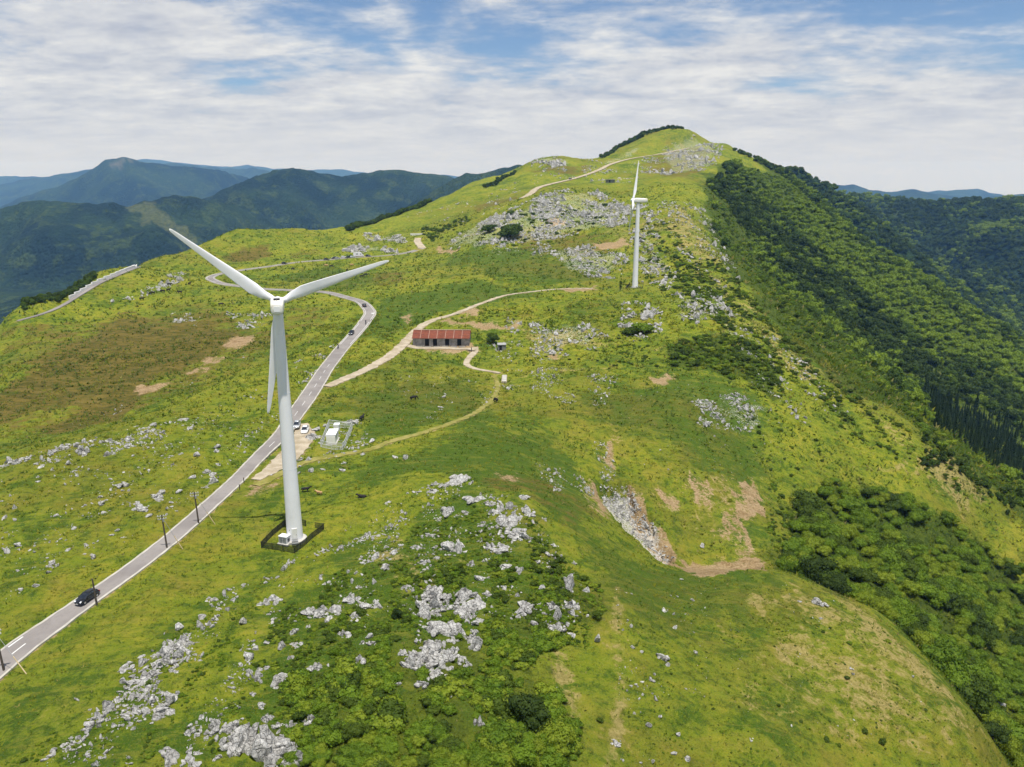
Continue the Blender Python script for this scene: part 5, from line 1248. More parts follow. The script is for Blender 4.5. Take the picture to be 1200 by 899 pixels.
# ---------------------------------------------------------------- scatter helpers
def scatter_poly(P, n, rng, clump=None, thr=0.0, aniso=1.0):
    lo, hi = P.min(0), P.max(0); out = []
    for _ in range(60):
        q = rng.uniform(lo, hi, (max(400, n * 2), 2)); q = q[inside(P, q[:, 0], q[:, 1])]
        if clump: q = q[fbm(q[:, 0] / clump / aniso + 11, (q[:, 1] + .35 * q[:, 0]) / clump, 3) > thr + rng.normal(0, .06, len(q))]
        out.append(q)
        if sum(map(len, out)) >= n: break
    return np.concatenate(out)[:n] if out else np.zeros((0, 2))

def instancer(name, pts, rot, scl, idx, sources, label=None, cat=None):
    """uncountable mass: copies of the sources over many points, one object"""
    me = bpy.data.meshes.new(name); me.vertices.add(len(pts)); me.vertices.foreach_set("co", np.asarray(pts, np.float32).ravel())
    for k, a, ty in (('rot', rot, 'FLOAT_VECTOR'), ('scl', scl, 'FLOAT_VECTOR')):
        at_ = me.attributes.new(k, ty, 'POINT'); at_.data.foreach_set("vector", np.asarray(a, np.float32).ravel())
    at_ = me.attributes.new('pick', 'INT', 'POINT'); at_.data.foreach_set("value", np.asarray(idx, np.int32))
    o = add(name, me); tag(o, label, cat, None, 'stuff')
    g = bpy.data.node_groups.new(name, 'GeometryNodeTree'); g.interface.new_socket('Geometry', in_out='INPUT', socket_type='NodeSocketGeometry'); g.interface.new_socket('Geometry', in_out='OUTPUT', socket_type='NodeSocketGeometry')
    N, L = g.nodes, g.links; gi, go, jn = N.new('NodeGroupInput'), N.new('NodeGroupOutput'), N.new('GeometryNodeJoinGeometry')
    def attr(nm, ty):
        a = N.new('GeometryNodeInputNamedAttribute'); a.data_type = ty; a.inputs['Name'].default_value = nm; return a.outputs['Attribute']
    ar, asc, ap = attr('rot', 'FLOAT_VECTOR'), attr('scl', 'FLOAT_VECTOR'), attr('pick', 'INT'); e2r = N.new('FunctionNodeEulerToRotation'); L.new(ar, e2r.inputs[0])
    for k, src in enumerate(sources):
        oi = N.new('GeometryNodeObjectInfo'); oi.transform_space = 'ORIGINAL'; oi.inputs['Object'].default_value = src; oi.inputs['As Instance'].default_value = True
        cp = N.new('FunctionNodeCompare'); cp.data_type = 'INT'; cp.operation = 'EQUAL'; L.new(ap, cp.inputs[2]); cp.inputs[3].default_value = k
        ip = N.new('GeometryNodeInstanceOnPoints'); L.new(gi.outputs[0], ip.inputs['Points']); L.new(cp.outputs[0], ip.inputs['Selection']); L.new(oi.outputs['Geometry'], ip.inputs['Instance']); L.new(e2r.outputs[0], ip.inputs['Rotation']); L.new(asc, ip.inputs['Scale']); L.new(ip.outputs[0], jn.inputs[0])
    L.new(jn.outputs[0], go.inputs[0]); o.modifiers.new('scatter', 'NODES').node_group = g
    return o

# ---------------------------------------------------------------- stone fields too many to count: (outline, number, smallest, largest metres, clump size, threshold)
FIELDS = [
 ([(497,682),(515,672),(530,720),(540,690),(560,690),(562,760),(545,800),(505,812),(470,778),(488,750)], 150, .5, 2.3, 5, -.1), ([(272,858),(318,842),(350,899),(266,899)], 90, .5, 2.4, 5, -.2), ([(150,770),(215,750),(215,830),(150,840)], 110, .3, 1.5, 5, .0), ([(600,690),(690,680),(690,745),(640,750),(600,720)], 60, .4, 1.6, 4, .05), ([(570,590),(625,590),(625,640),(575,655)], 70, .4, 1.7, 4, .05),
 ([(520,291),(548,268),(592,248),(645,226),(700,224),(738,240),(735,262),(690,272),(640,282),(590,287),(545,292)], 2600, .5, 3.6, 22, -.02), ([(560,270),(640,232),(700,235),(700,258),(620,280)], 600, 1.0, 4.6, 18, .05),
 ([(640,294),(690,287),(737,300),(728,328),(690,326),(662,312)], 800, .35, 2.6, 12, -.05), ([(785,346),(842,350),(862,372),(800,386)], 420, .35, 2.4, 8, -.05), ([(808,470),(862,460),(905,480),(880,507),(818,500)], 420, .2, 1.5, 6, 0),
 ([(745,192),(780,170),(815,158),(848,172),(838,196),(785,206)], 900, .9, 5.0, 26, .03), ([(608,197),(640,190),(672,192),(662,202)], 300, 1, 5, 24, -.1), (GULLY, 1500, .18, .95, 3, -.4), ([(690,510),(716,520),(724,562),(704,562)], 160, .18, .8, 3, -.1),
 ([(590,372),(690,380),(722,402),(660,418),(592,402)], 420, .25, 1.9, 9, .05), ([(0,560),(200,492),(335,448),(300,520),(200,612),(60,692),(0,705)], 620, .15, .9, 9, .16), ([(0,700),(140,660),(260,560),(330,450),(120,510),(0,545)], 260, .12, .5, 30, -.4), ([(120,514),(230,488),(232,500),(140,532),(0,560),(0,545)], 330, .2, 1.4, 6, .0),
 ([(393,289),(450,287),(468,297),(402,295)], 260, .7, 4.2, 14, -.1), ([(424,273),(470,275),(478,285),(430,282)], 200, .7, 4.2, 14, -.15), ([(345,425),(395,402),(402,428),(350,452)], 260, .2, 1.4, 7, .05), ([(265,366),(320,368),(312,392),(268,383)], 150, .3, 2.2, 9, .05), ([(200,366),(235,371),(230,383),(203,378)], 90, .3, 1.8, 9, .0),
 ([(130,345),(170,338),(215,320),(215,330),(180,345),(130,356)], 160, .4, 2.8, 10, .08), ([(340,512),(420,488),(445,520),(360,548)], 260, .15, .9, 6, .08), ([(300,700),(420,640),(530,566),(620,600),(685,680),(690,740),(560,722),(420,742),(330,762)], 950, .12, .75, 5, .10), ([(400,620),(520,565),(600,580),(560,640),(450,660)], 420, .12, .7, 5, .08),
 ([(50,899),(110,840),(160,790),(262,718),(300,740),(285,860),(335,899)], 750, .12, .8, 5, .05), ([(720,690),(832,690),(832,899),(728,899)], 130, .1, .5, 8, .10), ([(832,690),(960,690),(1060,780),(1100,860),(850,899)], 60, .1, .5, 8, .15),
 ([(735,270),(762,258),(795,322),(782,345),(752,332)], 330, .5, 3.2, 10, .0), ([(765,238),(832,250),(872,332),(850,342),(800,302)], 420, .5, 3.0, 12, .05), ([(640,430),(725,440),(705,482),(600,462),(560,455)], 330, .2, 1.2, 8, .08), ([(625,543),(682,556),(702,588),(650,578)], 220, .12, .9, 5, .0),
 ([(810,330),(880,372),(960,440),(1000,480),(940,500),(860,420)], 420, .25, 1.8, 9, .08), ([(600,192),(700,188),(760,190),(740,215),(650,210)], 260, .8, 4.0, 26, .1), ([(460,440),(580,440),(570,480),(470,505)], 160, .15, .9, 8, .12), ([(560,290),(640,285),(660,300),(560,300)], 120, .5, 2.8, 14, .1), ([(720,465),(900,440),(960,520),(880,560),(760,560)], 130, .12, .7, 10, .12),
 ([(380,250),(480,262),(520,255),(500,246)], 50, 1, 4, 20, .1), ([(700,225),(760,240),(790,260),(760,262),(710,240)], 260, .8, 3.4, 16, -.05), ([(728,355),(745,352),(776,362),(775,392),(745,402),(728,398)], 260, .3, 2.6, 6, .05), ([(560,400),(640,395),(660,420),(600,440)], 150, .2, 1.2, 8, .08), ([(480,255),(600,215),(640,200),(600,240),(540,262)], 120, .6, 3.2, 22, .12), ([(60,500),(330,400),(300,420),(100,500)], 50, .2, .9, 12, .1),
]
srng = np.random.default_rng(21)
pts, sc = [], []
for px_, n, a, b, cl, th in FIELDS:
    q = scatter_poly(poly(px_), int(n * (1.7 if b > 1.1 else 1.0)), srng, cl, th + .03, 2.0); s_ = .8 * a * (b / a) ** (srng.uniform(0, 1, len(q)) ** 2.2); pts.append(q); sc.append(s_)
# stone rows (old dry walls): points along lines
for line, n, a, b in (([(240,714),(300,684),(345,661),(400,641),(440,626),(480,606)], 330, .15, .8), ([(0,547),(60,531),(112,516)], 200, .3, 1.2), ([(487,576),(520,566),(548,564)], 90, .2, .9), ([(60,893),(110,846),(150,806),(215,751),(262,718)], 330, .15, .85), ([(300,560),(335,545),(352,538)], 120, .2, .9), ([(350,545),(400,530)], 40, .2, .6), ([(330,475),(300,505),(262,530)], 120, .15, .8), ([(380,445),(350,462),(330,485)], 90, .15, .6)):
    P = poly(line); t = srng.uniform(0, len(P) - 1.001, n); i = t.astype(int); f = (t - i)[:, None]
    q = P[i] * (1 - f) + P[i + 1] * f; q = q + srng.normal(0, .7, (n, 2)) * np.where(srng.uniform(0, 1, (n, 1)) < .25, 2.5, 1); q = q[fbm(q[:, 0] / 5, q[:, 1] / 5, 2) > -.08]; pts.append(q); sc.append(a * (b / a) ** srng.uniform(0, 1, len(q)) ** 1.8)
pts = np.concatenate(pts); sc = np.concatenate(sc)
# keep roads clear
clear = np.ones(len(pts), bool)
for rt, bl, sk in ROUTES[:3] + ROUTES[5:]:
    Q, z, w = rt
    for k in range(len(Q)): clear &= np.hypot(pts[:, 0] - Q[k, 0], pts[:, 1] - Q[k, 1]) > w[k] / 2 + .3
pts, sc = pts[clear], sc[clear]
n = len(pts); P3 = np.column_stack([pts, ground_z(pts[:, 0], pts[:, 1]) - .05 * sc])
rot = np.column_stack([srng.normal(0, .18, n), srng.normal(0, .18, n), srng.uniform(0, 6.28, n)])
scl = np.column_stack([sc * srng.uniform(.9, 1.4, n), sc * srng.uniform(.7, 1.1, n), sc * srng.uniform(.4, .95, n)])
_src = [o for o in bpy.data.objects if o.name.startswith('boulder')]; _seen = {}
for o in _src: _seen.setdefault(o.data.name, o)
ROCK_SRC = list(_seen.values())[:6] + [next(o for o in bpy.data.objects if o.name.startswith('limestone_outcrop'))]
pick = srng.integers(0, 6, n); pick[(sc > 2.2) & (srng.uniform(0, 1, n) < .5)] = 6
scl[pick == 6] *= [1.5, 1.5, 1.4]
instancer('scattered_stones', P3, rot, scl, pick, ROCK_SRC, 'countless pale limestone stones scattered in fields over the pasture', 'stones')
print('rocks', rock_count, 'stones', n)
# ---------------------------------------------------------------- trees and shrubs
def crown_mesh(seed, mat, leaves, lsize, lobes=9, flat=.8, core=True, name='crown'):
    """leaf-sized faces spread through an uneven crown of unit radius standing on z = 0"""
    rng = np.random.default_rng(seed); V, F = [], []
    C = []
    for k in range(lobes):
        a = rng.uniform(0, 2 * math.pi); rr = rng.uniform(.15, .62); C.append((rr * math.cos(a), rr * math.sin(a), flat * rng.uniform(.45, 1.25), rng.uniform(.30, .52)))
    C.append((0, 0, flat * .95, .6))
    vol = np.array([c[3] ** 2 for c in C]); vol /= vol.sum()
    for i in range(leaves):
        c = C[rng.choice(len(C), p=vol)]; d = rng.normal(size=3); d[2] = abs(d[2]) * 1.0 - .25; d /= np.linalg.norm(d)
        p = np.array(c[:3]) + d * c[3] * rng.uniform(.78, 1.08) * [1, 1, flat]
        nrm = d + rng.normal(0, .45, 3); nrm /= np.linalg.norm(nrm)
        t = np.cross(nrm, rng.normal(size=3)); t /= np.linalg.norm(t) + 1e-9; b = np.cross(nrm, t); s = lsize * rng.uniform(.6, 1.3); s2 = s * rng.uniform(.55, .9)
        o = len(V); V += [p + t * s, p + b * s2, p - t * s, p - b * s2]; F.append((o, o + 1, o + 2, o + 3))
    if core:
        for c in C:
            v, f = ICO1; o = len(V); V += list(v * c[3] * .80 * np.array([1, 1, flat]) * rng.uniform(.85, 1.1, (len(v), 1)) + np.array(c[:3])); F += [tuple(q + o for q in x) for x in f]
    return mesh_data(name, V, F, mat)
def conifer_mesh(seed, mat):
    rng = np.random.default_rng(seed); V, F = [], []
    for i in range(170):
        h = rng.uniform(.12, 1) ** .8; r = (1 - h) * .36 * rng.uniform(.7, 1.1) + .01; a = rng.uniform(0, 6.28); z = h * 2.6
        d = np.array([math.cos(a), math.sin(a), -.35]); p = np.array([0, 0, z]); q = p + d * r * 2; s = np.array([-math.sin(a), math.cos(a), 0]) * (r * .5 + .03)
        o = len(V); V += [p, (p + q) / 2 + s, q, (p + q) / 2 - s]; F.append((o, o + 1, o + 2, o + 3))
    o = len(V); V += [np.array([.22 * math.cos(k * .785), .22 * math.sin(k * .785), .3]) for k in range(8)] + [np.array([0, 0, 2.7])]; F += [(o + k, o + (k + 1) % 8, o + 8) for k in range(8)]
    return mesh_data('crown', V, F, mat)
def trunk_mesh(seed, h=1.0):
    rng = random.Random(seed); b = MB(); b.tube([(0, 0, -.12), (.02, 0, .25), (rng.uniform(-.06, .06), rng.uniform(-.06, .06), .8 * h)], [.085, .06, .03], 7)
    for k in range(5):
        a = rng.uniform(0, 6.28); z = rng.uniform(.22, .5); b.tube([(0, 0, z), (.22 * math.cos(a), .22 * math.sin(a), z + .22), (.45 * math.cos(a), .45 * math.sin(a), z + .36)], [.04, .025, .012], 5)
    return b.data('trunk', M['bark'])
NEAR = [crown_mesh(1, M['leaf_mid'], 2000, .055, 13), crown_mesh(2, M['leaf_bright'], 2000, .055, 12), crown_mesh(3, M['leaf_shrub'], 2000, .055, 13), crown_mesh(4, M['leaf_mid'], 2000, .058, 16), crown_mesh(5, M['leaf_bright'], 1700, .06, 12, .65), crown_mesh(6, M['leaf_dark'], 2000, .055, 15)]
SHRUB = [crown_mesh(11, M['leaf_mid'], 700, .095, 10, .55), crown_mesh(12, M['leaf_bright'], 700, .095, 10, .5), crown_mesh(13, M['leaf_shrub'], 700, .09, 10, .55)]
FAR = [crown_mesh(21, M['leaf_fmid'], 300, .14, 9, .85), crown_mesh(22, M['leaf_fbright'], 300, .14, 9, .85), crown_mesh(23, M['leaf_dark'], 240, .16, 7, .85), conifer_mesh(24, M['leaf_conifer'])]
TRUNK = [trunk_mesh(k) for k in range(3)]; CTRUNK = MB().tube([(0, 0, -.1), (0, 0, 2.2)], [.07, .015], 6).data('trunk', M['bark'])
tr = random.Random(9)
FIRST = {}
def tree(x, y, r, crown, trunk, name, label, group, zs=1.0, sink=0.0):
    o = empty(name, (x, y, gz(x, y) - sink), tr.uniform(0, 6.28)); o.scale = (r, r * tr.uniform(.88, 1.1), r * zs); tag(o, label, 'tree' if 'tree' in name else 'shrub', group)
    c = add('crown', crown, o); add('trunk', trunk, o); FIRST.setdefault(crown.name, c); return o
def ptree(u, v, wpx, crown, name, label, group=None, zs=1.0):
    p = at(u, v); return tree(p.x, p.y, wpx * px_size(p) / 2, crown, TRUNK[tr.randrange(3)], name, label, group, zs)
# trees and bushes that stand out
ptree(415,866,32,NEAR[2],'broadleaf_tree','dark round tree in the left half of the foreground scrub'); ptree(465,724,19,NEAR[5],'shrub','small dark bush alone in the grass left of the central rock spine'); ptree(622,846,56,NEAR[5],'broadleaf_tree','large dark tree in the scrub at the bottom centre')
ptree(585,876,46,NEAR[0],'broadleaf_tree','broad mid-green tree left of the large dark one'); ptree(655,880,48,NEAR[1],'broadleaf_tree','bright green tree right of the large dark one'); ptree(577.5,402,19,NEAR[2],'shrub','dark bush between the barn and the shed'); ptree(703,846,10,SHRUB[2],'shrub','small dark bush alone on the dry grass strip')
ptree(752,390,30,SHRUB[0],'shrub','green bush on the rocky mound below the far turbine',None,.9); ptree(738,392,20,SHRUB[2],'shrub','dark bush on the left of the rocky mound'); ptree(598,278,34,SHRUB[2],'shrub','dark bush among the rocks of the karst hill'); ptree(574,272,20,SHRUB[2],'shrub','smaller dark bush left of it on the karst hill'); ptree(598,252,12,SHRUB[2],'shrub','dark bush high on the karst hill')
ptree(640,880,30,NEAR[3],'broadleaf_tree','mid-green tree at the bottom edge right of centre'); ptree(612,895,40,NEAR[3],'broadleaf_tree','mid-green tree cut by the bottom edge below the large dark one'); ptree(655,718,12,SHRUB[2],'shrub','dark bush between the stones of the right-hand scrub group'); ptree(700,725,16,NEAR[2],'shrub','dark bush beside the trodden line'); ptree(1013,858,9,SHRUB[2],'shrub','dark bush alone on the right grass dome')
ptree(803,415,16,SHRUB[2],'shrub','dark bush at the left end of the mid-slope scrub'); ptree(790,420,14,SHRUB[2],'shrub','dark bush below the left end of the mid-slope scrub'); ptree(944,600,40,NEAR[2],'broadleaf_tree','dark clump of tree at the upper left corner of the valley wood'); ptree(960,612,26,NEAR[5],'broadleaf_tree','dark tree joined to the clump at the upper left of the valley wood')
# wood in the side valley and scrub in front: nearest ones as single trees
vrng = np.random.default_rng(31)
def spaced(P, n, rng, dmin, clump=None, thr=0):
    q = scatter_poly(P, n, rng, clump, thr)
    if len(q) == 0: return q
    cell = {}; out = []
    for a in q:
        k = (int(a[0] // dmin), int(a[1] // dmin)); ok = True
        for i in (-1, 0, 1):
            for j in (-1, 0, 1):
                for b in cell.get((k[0] + i, k[1] + j), ()):
                    if (a[0] - b[0]) ** 2 + (a[1] - b[1]) ** 2 < dmin * dmin: ok = False
        if ok: cell.setdefault(k, []).append(a); out.append(a)
    return np.array(out)
mass_p, mass_r, mass_k = [], [], []      # forest too dense to count
vt = spaced(VALLEY, 4600, vrng, 2.1, 13, -.10)
dv = np.hypot(vt[:, 0], vt[:, 1]); order = np.argsort(dv); vt = vt[order]
vis = (np.degrees(np.arctan2(vt[:, 0], vt[:, 1])) < 39)
nsingle = 0
for i, (x, y) in enumerate(vt):
    big = fbm(np.array([x / 16.]), np.array([y / 16.]), 2)[0]; edge_d = .55 + .45 * vrng.uniform(); r = (1.5 + 1.6 * max(0, big + .35)) * edge_d + .5
    nz = vrng.uniform() + .5 * big; k = 5 if nz > 1.1 else (2 if nz > .85 else (0 if nz > .55 else (3 if nz > .3 else 1)))
    if vis[i] and nsingle < 150 and vrng.uniform() < .7:
        nsingle += 1; tree(x, y, r, NEAR[k], TRUNK[i % 3], 'broadleaf_tree', 'broadleaf tree in the thick wood filling the valley at the lower right', 'trees of the lower right wood', vrng.uniform(.9, 1.25), .15)
    else: mass_p.append((x, y)); mass_r.append(r); mass_k.append({0: 4, 3: 4, 1: 5, 4: 5, 2: 6, 5: 7}[k])
# foreground scrub
FS = poly(SCRUB_F); ft = spaced(FS, 5600, vrng, .60, 7, -.26); _j = 3.2 * fbm(ft[:, 0] / 5, ft[:, 1] / 5, 3); ft = ft[inside(FS, ft[:, 0] + _j, ft[:, 1] + 1.2 * _j)]; ns2 = 0
ft = ft[np.argsort(np.hypot(ft[:, 0], ft[:, 1]))]
low_p, low_r, low_k = [], [], []
hero = np.array(HERO)
for i, (x, y) in enumerate(ft):
    if (np.hypot(hero[:, 0] - x, hero[:, 1] - .3 - y) < hero[:, 2] * 1.0 + .35).any(): continue
    d = math.hypot(x, y); low = smooth(84, 108, d)
    if low > 0 and fbm(np.array([x / 8.]), np.array([y / 8.]), 3)[0] < -.3 + .55 * low + vrng.normal(0, .1): continue
    low = low +0.0; r = (vrng.uniform(.35, 1.15) + .9 * max(0, float(fbm(np.array([x / 6.]), np.array([y / 6.]), 2)[0]))) * (1 - .55 * low)
    nz = vrng.uniform(); k = 2 if nz > .86 else (0 if nz > .5 else (3 if nz > .28 else 1))
    if r > .95 and ns2 < 110: ns2 += 1; tree(x, y, r, NEAR[k], TRUNK[i % 3], 'shrub', 'leafy shrub in the dense scrub at the bottom centre', 'shrubs of the foreground scrub', vrng.uniform(.7, 1.0), .1)
    else: low_p.append((x, y)); low_r.append(r); low_k.append({0: 0, 3: 0, 1: 1, 2: 2, 5: 2}[k])
# low bushes scattered elsewhere: (outline, number, rmin, rmax, clump, thr, darkness)
for px_, n, a, b, cl, th, dk in (
 ([(240,880),(330,720),(430,650),(540,580),(640,620),(705,700),(690,760),(560,740),(380,790),(330,899)], 3000, .14, .42, 5, -.12, .25),
 ([(430,690),(560,660),(640,640),(700,690),(690,760),(560,740),(420,760),(340,790)], 800, .25, .85, 7, .06, .45), (SCRUB_M, 420, .5, 1.9, 9, -.12, .5), ([(790,300),(850,312),(905,380),(962,430),(1012,470),(970,480),(900,430),(850,390),(790,345)], 900, .5, 1.8, 12, -.02, .6),
 ([(735,262),(790,262),(830,330),(860,380),(800,360),(760,330)], 320, .5, 1.7, 10, .08, .7), ([(720,690),(900,680),(1040,740),(1150,880),(1100,899),(730,899)], 900, .08, .24, 7, .02, .2), ([(860,700),(1040,740),(1150,870),(900,890)], 14, .25, .6, 10, 0, .6), ([(960,440),(1060,502),(1180,600),(1060,545),(980,500)], 190, .3, 1.2, 9, .03, .6),
 ([(850,480),(960,450),(1050,520),(960,560),(880,550)], 60, .3, .9, 9, .05, .7), ([(0,899),(120,820),(260,700),(320,690),(280,760),(200,899)], 500, .10, .38, 6, .04, .2), ([(340,860),(300,780),(330,700),(420,700),(430,760)], 400, .15, .55, 5, .02, .4), ([(490,268),(530,262),(540,272),(505,285)], 90, 1.0, 2.4, 30, -.5, .7), ([(500,270),(545,254),(552,260),(520,272)], 60, 1.0, 2.0, 30, -.5, .7),
 ([(540,285),(640,240),(720,240),(700,270),(600,290)], 110, .8, 2.4, 16, .08, .7), ([(900,560),(945,575),(935,650),(900,650)], 120, .3, 1.1, 7, 0, .6), ([(620,395),(720,395),(760,430),(700,450),(620,430)], 60, .3, .9, 8, .1, .8), ([(700,400),(760,395),(790,430),(720,430)], 60, .3, 1.0, 8, .05, .6)):
    q = spaced(poly(px_), n, vrng, a * 1.1, cl, th)
    for x, y in q:
        if (np.hypot(hero[:, 0] - x, hero[:, 1] - .3 - y) < hero[:, 2] * .9 + .2).any(): continue
        low_p.append((x, y)); low_r.append(a * (b / a) ** vrng.uniform()); low_k.append(2 if vrng.uniform() < dk else (0 if vrng.uniform() < .6 else 1))
# eastern flank forest
def band(px): return poly(px)
BR1 = band([(852,172),(920,210),(1000,285),(1080,346),(1195,428),(1195,462),(1080,398),(985,318),(905,240),(860,200)]); DK1 = band([(836,205),(900,245),(985,325),(1080,402),(1195,470),(1195,528),(1110,478),(1010,400),(940,345),(880,290),(845,255)])  # crown colour bands: partly forest type, partly cloud shadow and sunlit strips painted in
fe = scatter_poly(FOREST_E, 26000, vrng); _jx = 16 * fbm(fe[:, 0] / 38, fe[:, 1] / 38, 3); fe = fe[inside(FOREST_E, fe[:, 0] - 6 + _jx, fe[:, 1] + _jx)]; az_f = np.degrees(np.arctan2(fe[:, 0], fe[:, 1])); fe = fe[az_f < 41]
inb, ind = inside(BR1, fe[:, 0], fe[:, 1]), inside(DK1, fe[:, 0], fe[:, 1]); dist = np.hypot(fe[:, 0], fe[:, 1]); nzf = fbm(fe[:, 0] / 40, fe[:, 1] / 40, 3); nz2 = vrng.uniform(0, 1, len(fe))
con = inside(band([(1080,455),(1150,480),(1200,505),(1200,560),(1150,545),(1100,520)]), fe[:, 0], fe[:, 1])
EDGE = poly([(838,235),(850,300),(905,375),(1010,465),(1067,503),(1190,605),(1198,575),(1100,500),(1020,430),(940,360),(880,295),(855,240)]); ine = inside(EDGE, fe[:, 0] + 8 * nzf, fe[:, 1] + 8 * nzf)
gap = (dist < 420) & (fbm(fe[:, 0] / 14, fe[:, 1] / 14, 3) < -.15)
for i in range(len(fe)):
    if gap[i]: continue
    if ine[i]:
        if nzf[i] + nz2[i] > .18: low_p.append(fe[i]); low_r.append(vrng.uniform(.7, 2.5)); low_k.append(2 if nz2[i] > .7 else (0 if nz2[i] > .3 else 1))
        continue
    s = nz2[i] + .7 * nzf[i]
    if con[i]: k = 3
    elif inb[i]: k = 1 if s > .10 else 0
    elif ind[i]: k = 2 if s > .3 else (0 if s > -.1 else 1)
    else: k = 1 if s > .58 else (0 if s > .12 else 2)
    if con[i]:
        for _q in range(2): mass_p.append(fe[i] + vrng.normal(0, 2.2, 2)); mass_r.append(vrng.uniform(.9, 1.9)); mass_k.append(3)
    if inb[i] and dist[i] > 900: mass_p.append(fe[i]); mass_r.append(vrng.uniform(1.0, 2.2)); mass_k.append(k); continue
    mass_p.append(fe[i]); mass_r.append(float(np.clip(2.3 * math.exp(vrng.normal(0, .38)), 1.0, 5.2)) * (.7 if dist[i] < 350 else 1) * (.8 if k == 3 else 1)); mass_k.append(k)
# spur and ridge across the valley
ce = scatter_poly(np.array([polar(14, 1240), polar(42, 1000), polar(42, 2700), polar(14, 2700)]), 30000, vrng)
nzf = fbm(ce[:, 0] / 120, ce[:, 1] / 120, 3) + vrng.normal(0, .3, len(ce))
for i in range(len(ce)): mass_p.append(ce[i]); mass_r.append(float(np.clip(4.4 * math.exp(vrng.normal(0, .32)), 2.2, 8))); mass_k.append(2 if nzf[i] < .12 else (0 if nzf[i] < .55 else 1))
# tree belts on the skyline, left and centre
for px_, n, a, b, ks, off in (([(-20,390),(30,374),(70,360),(100,341),(112,329)], 420, .9, 1.8, (2, 0, 2), 12), ([(408,271),(440,262),(470,250),(505,236)], 330, 1.8, 3.4, (2, 2, 0), 10), ([(568,222),(590,210),(604,203)], 60, 1.8, 3.2, (2, 2), 8), ([(704,187),(722,176),(740,167),(765,156),(800,152)], 520, .8, 3.4, (2, 2, 0), 34), ([(860,177),(890,192),(930,215)], 80, 2.0, 3.5, (2, 0), 10), ([(1075,548),(1130,556),(1190,610)], 60, .8, 1.6, (2, 0), 6)):
    P = poly(px_); t = vrng.uniform(0, len(P) - 1.001, n); i = t.astype(int); f = (t - i)[:, None]; q = P[i] * (1 - f) + P[i + 1] * f
    q = q * (1 + (7 * (ks == (2, 0, 2)) + np.abs(vrng.normal(0, off, n))) / np.hypot(q[:, 0], q[:, 1]))[:, None]
    for x, y in q: mass_p.append((x, y)); mass_r.append(vrng.uniform(a, b)); mass_k.append(ks[vrng.integers(len(ks))])
# one named conifer and far trees give the mass its shapes
for k, (u, v, nm_, lb) in enumerate(((1010, 420, 'broadleaf_tree', 'mid-green tree on the upper forest slope right of the grassy crest'), (1000, 330, 'broadleaf_tree', 'bright green tree on the sunlit band of the far forest slope'), (930, 300, 'broadleaf_tree', 'dark tree on the shaded upper forest slope'), (1140, 500, 'conifer_tree', 'dark pointed conifer in the plantation on the right'))):
    p = at(u, v); tree(p.x, p.y, 2.6, FAR[k], CTRUNK if k == 3 else TRUNK[0], nm_, lb, None)
for k in range(3):
    if SHRUB[k].name not in FIRST: p = at(850 + 10 * k, 425); tree(p.x, p.y, 1.1, SHRUB[k], TRUNK[0], 'shrub', 'leafy bush in the middle of the mid-slope scrub', 'mid-slope bushes')
def mass(name, P, Rr, K, src, label, cat, zs):
    P = np.array(P); Rr = np.array(Rr); n = len(P); g = ground_z(P[:, 0], P[:, 1])
    instancer(name, np.column_stack([P, g - .12 * Rr]), np.column_stack([vrng.normal(0, .06, n), vrng.normal(0, .06, n), vrng.uniform(0, 6.28, n)]), np.column_stack([Rr, Rr * vrng.uniform(.85, 1.15, n), Rr * vrng.uniform(*zs, n)]), K, src, label, cat)
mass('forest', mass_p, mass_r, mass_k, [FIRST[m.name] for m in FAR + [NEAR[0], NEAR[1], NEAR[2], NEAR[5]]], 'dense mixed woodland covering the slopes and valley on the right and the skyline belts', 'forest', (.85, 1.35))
mass('low_scrub', low_p, low_r, low_k, [FIRST[m.name] for m in SHRUB], 'low leafy scrub and tussocks spread over the knoll and slopes', 'scrub', (.7, 1.2))
print('forest', len(mass_p), 'scrub', len(low_p), 'single', nsingle, ns2)

# ---------------------------------------------------------------- grass: blades in tufts over the near pasture
NT_ = 130000
ga = vrng.uniform(R(-41), R(41), NT_); gr_ = np.where(vrng.uniform(0, 1, NT_) < .62, vrng.uniform(60, 330, NT_), vrng.uniform(300, 700, NT_)); gx, gy = np.sin(ga) * gr_, np.cos(ga) * gr_
keep = fbm(gx / 9, gy / 9, 3) + .55 * fbm(gx / 2.2, gy / 2.2, 2) > vrng.uniform(-.75, .35, NT_)
for rt, bl, sk in (ROUTES[0], ROUTES[1], ROUTES[2], ROUTES[3], ROUTES[8]):
    Q, z, w = rt
    for k in range(0, len(Q), 1): keep &= (gx - Q[k, 0]) ** 2 + (gy - Q[k, 1]) ** 2 > (w[k] / 2 + .55) ** 2
i_ = np.clip(np.searchsorted(RR, gr_), 1, NROW - 1); j_ = np.clip(np.searchsorted(AZ, ga), 1, COLS - 1); fl_ = i_ * COLS + j_
keep &= (cov['soil'][fl_] < .35) & (cov['gravel'][fl_] < .8) & ~((np.hypot(gx - T1.x, gy - T1.y) < 2.9))
gx, gy, gr_, fl_ = gx[keep], gy[keep], gr_[keep], fl_[keep]; n = len(gx); gzv = ground_z(gx, gy); NB = 3
size = (.16 + .22 * vrng.uniform(0, 1, n) ** 2) * np.clip(gr_ / 105, .85, 4.0) * (1 + .7 * cov['forest'][fl_])
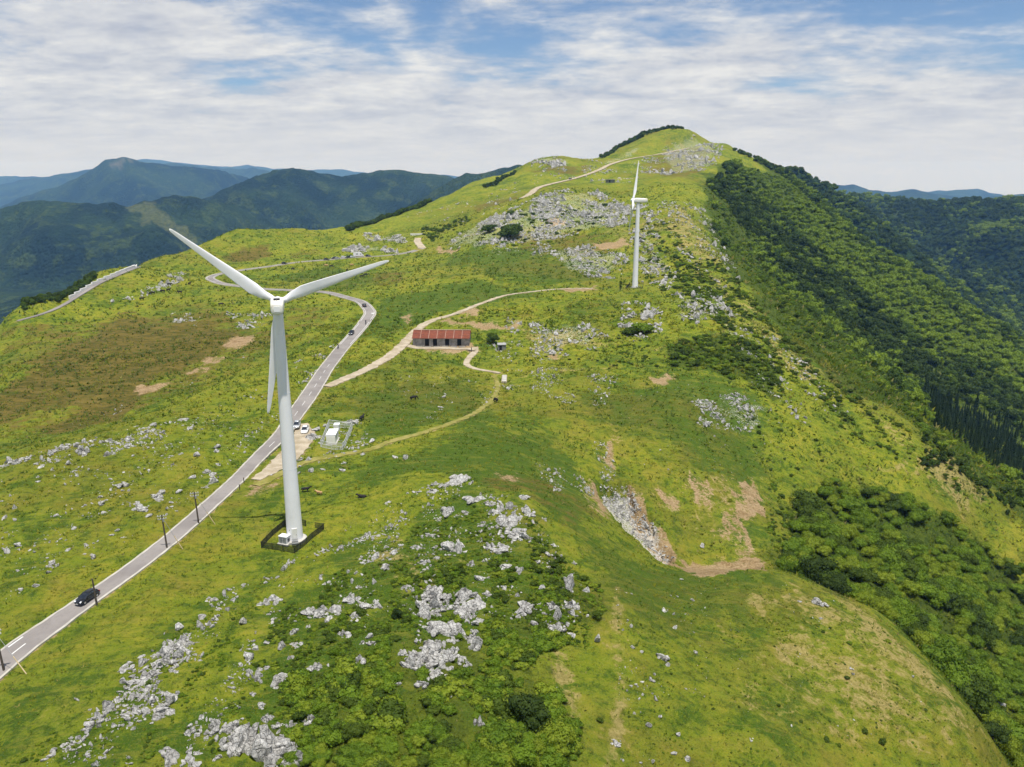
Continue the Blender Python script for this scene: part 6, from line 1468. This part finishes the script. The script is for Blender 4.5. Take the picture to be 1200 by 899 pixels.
tn = np.clip(.42 - .25 * smooth(280, 420, gr_) - .4 * cov['brown'][fl_] + 1.0 * fbm(gx / 13, gy / 13, 3) + vrng.normal(0, .34, n) - .35 * cov['lush'][fl_] - .5 * cov['forest'][fl_], 0, 1); dryq = np.clip(.75 * cov['straw'][fl_] * vrng.uniform(0, 1.3, n) + .25 * cov['brown'][fl_] * vrng.uniform(0, 1, n) + (vrng.uniform(0, 1, n) > .95) * .6, 0, 1)
ang = vrng.uniform(0, 6.28, (n, NB)); hh = size[:, None] * vrng.uniform(.5, 1.1, (n, NB)); ln = size[:, None] * vrng.uniform(.5, 1.3, (n, NB)); wd = size[:, None] * vrng.uniform(.22, .42, (n, NB))
bx, by = gx[:, None] + .25 * size[:, None] * np.cos(ang), gy[:, None] + .25 * size[:, None] * np.sin(ang); b0 = gzv[:, None] - .04 + 0 * ang
v0 = np.stack([bx - np.sin(ang) * wd, by + np.cos(ang) * wd, b0], -1); v1 = np.stack([bx + np.sin(ang) * wd, by - np.cos(ang) * wd, b0], -1); v2 = np.stack([bx + np.cos(ang) * ln, by + np.sin(ang) * ln, b0 + hh], -1)
co = np.stack([v0, v1, v2], 2).reshape(-1, 3).astype(np.float32); nf = n * NB
me = bpy.data.meshes.new('grass'); me.vertices.add(nf * 3); me.vertices.foreach_set("co", co.ravel()); me.loops.add(nf * 3); me.loops.foreach_set("vertex_index", np.arange(nf * 3, dtype=np.int32)); me.polygons.add(nf)
me.polygons.foreach_set("loop_start", np.arange(0, nf * 3, 3, dtype=np.int32)); me.polygons.foreach_set("loop_total", np.full(nf, 3, np.int32)); me.materials.append(M['grass']); me.update(calc_edges=True)
tc = np.column_stack([np.repeat(tn, NB * 3), np.repeat(dryq, NB * 3), np.zeros(nf * 3), np.ones(nf * 3)]).astype(np.float32); a_ = me.attributes.new('tint', 'FLOAT_COLOR', 'POINT'); a_.data.foreach_set("color", tc.ravel())
tag(add('grass', me), 'short tufted pasture grass over the near ground', 'grass', None, 'stuff')
print('grass tufts', n)
# ---------------------------------------------------------------- air
zmin = float((H + CAM_Z).min()) - 1.0; zmax = float(max((H + CAM_Z).max(), 110.0)) + 6.0
hz = MB().box((0, 0, (zmin + zmax) / 2), (38600, 38600, zmax - zmin))
ht = bpy.data.materials.new('haze_air'); ht.use_nodes = True; hn = ht.node_tree.nodes; hn.remove(hn['Principled BSDF'])
pv_ = hn.new('ShaderNodeVolumePrincipled'); pv_.inputs['Density'].default_value = 6.2e-5; pv_.inputs['Color'].default_value = (0.24, 0.50, 1.0, 1); pv_.inputs['Absorption Color'].default_value = (1, 1, 1, 1); pv_.inputs['Anisotropy'].default_value = 0.0
ht.node_tree.links.new(pv_.outputs[0], hn['Material Output'].inputs['Volume'])
tag(hz.build('haze', ht), 'thin blue air haze over the far mountains', 'haze', None, 'stuff')
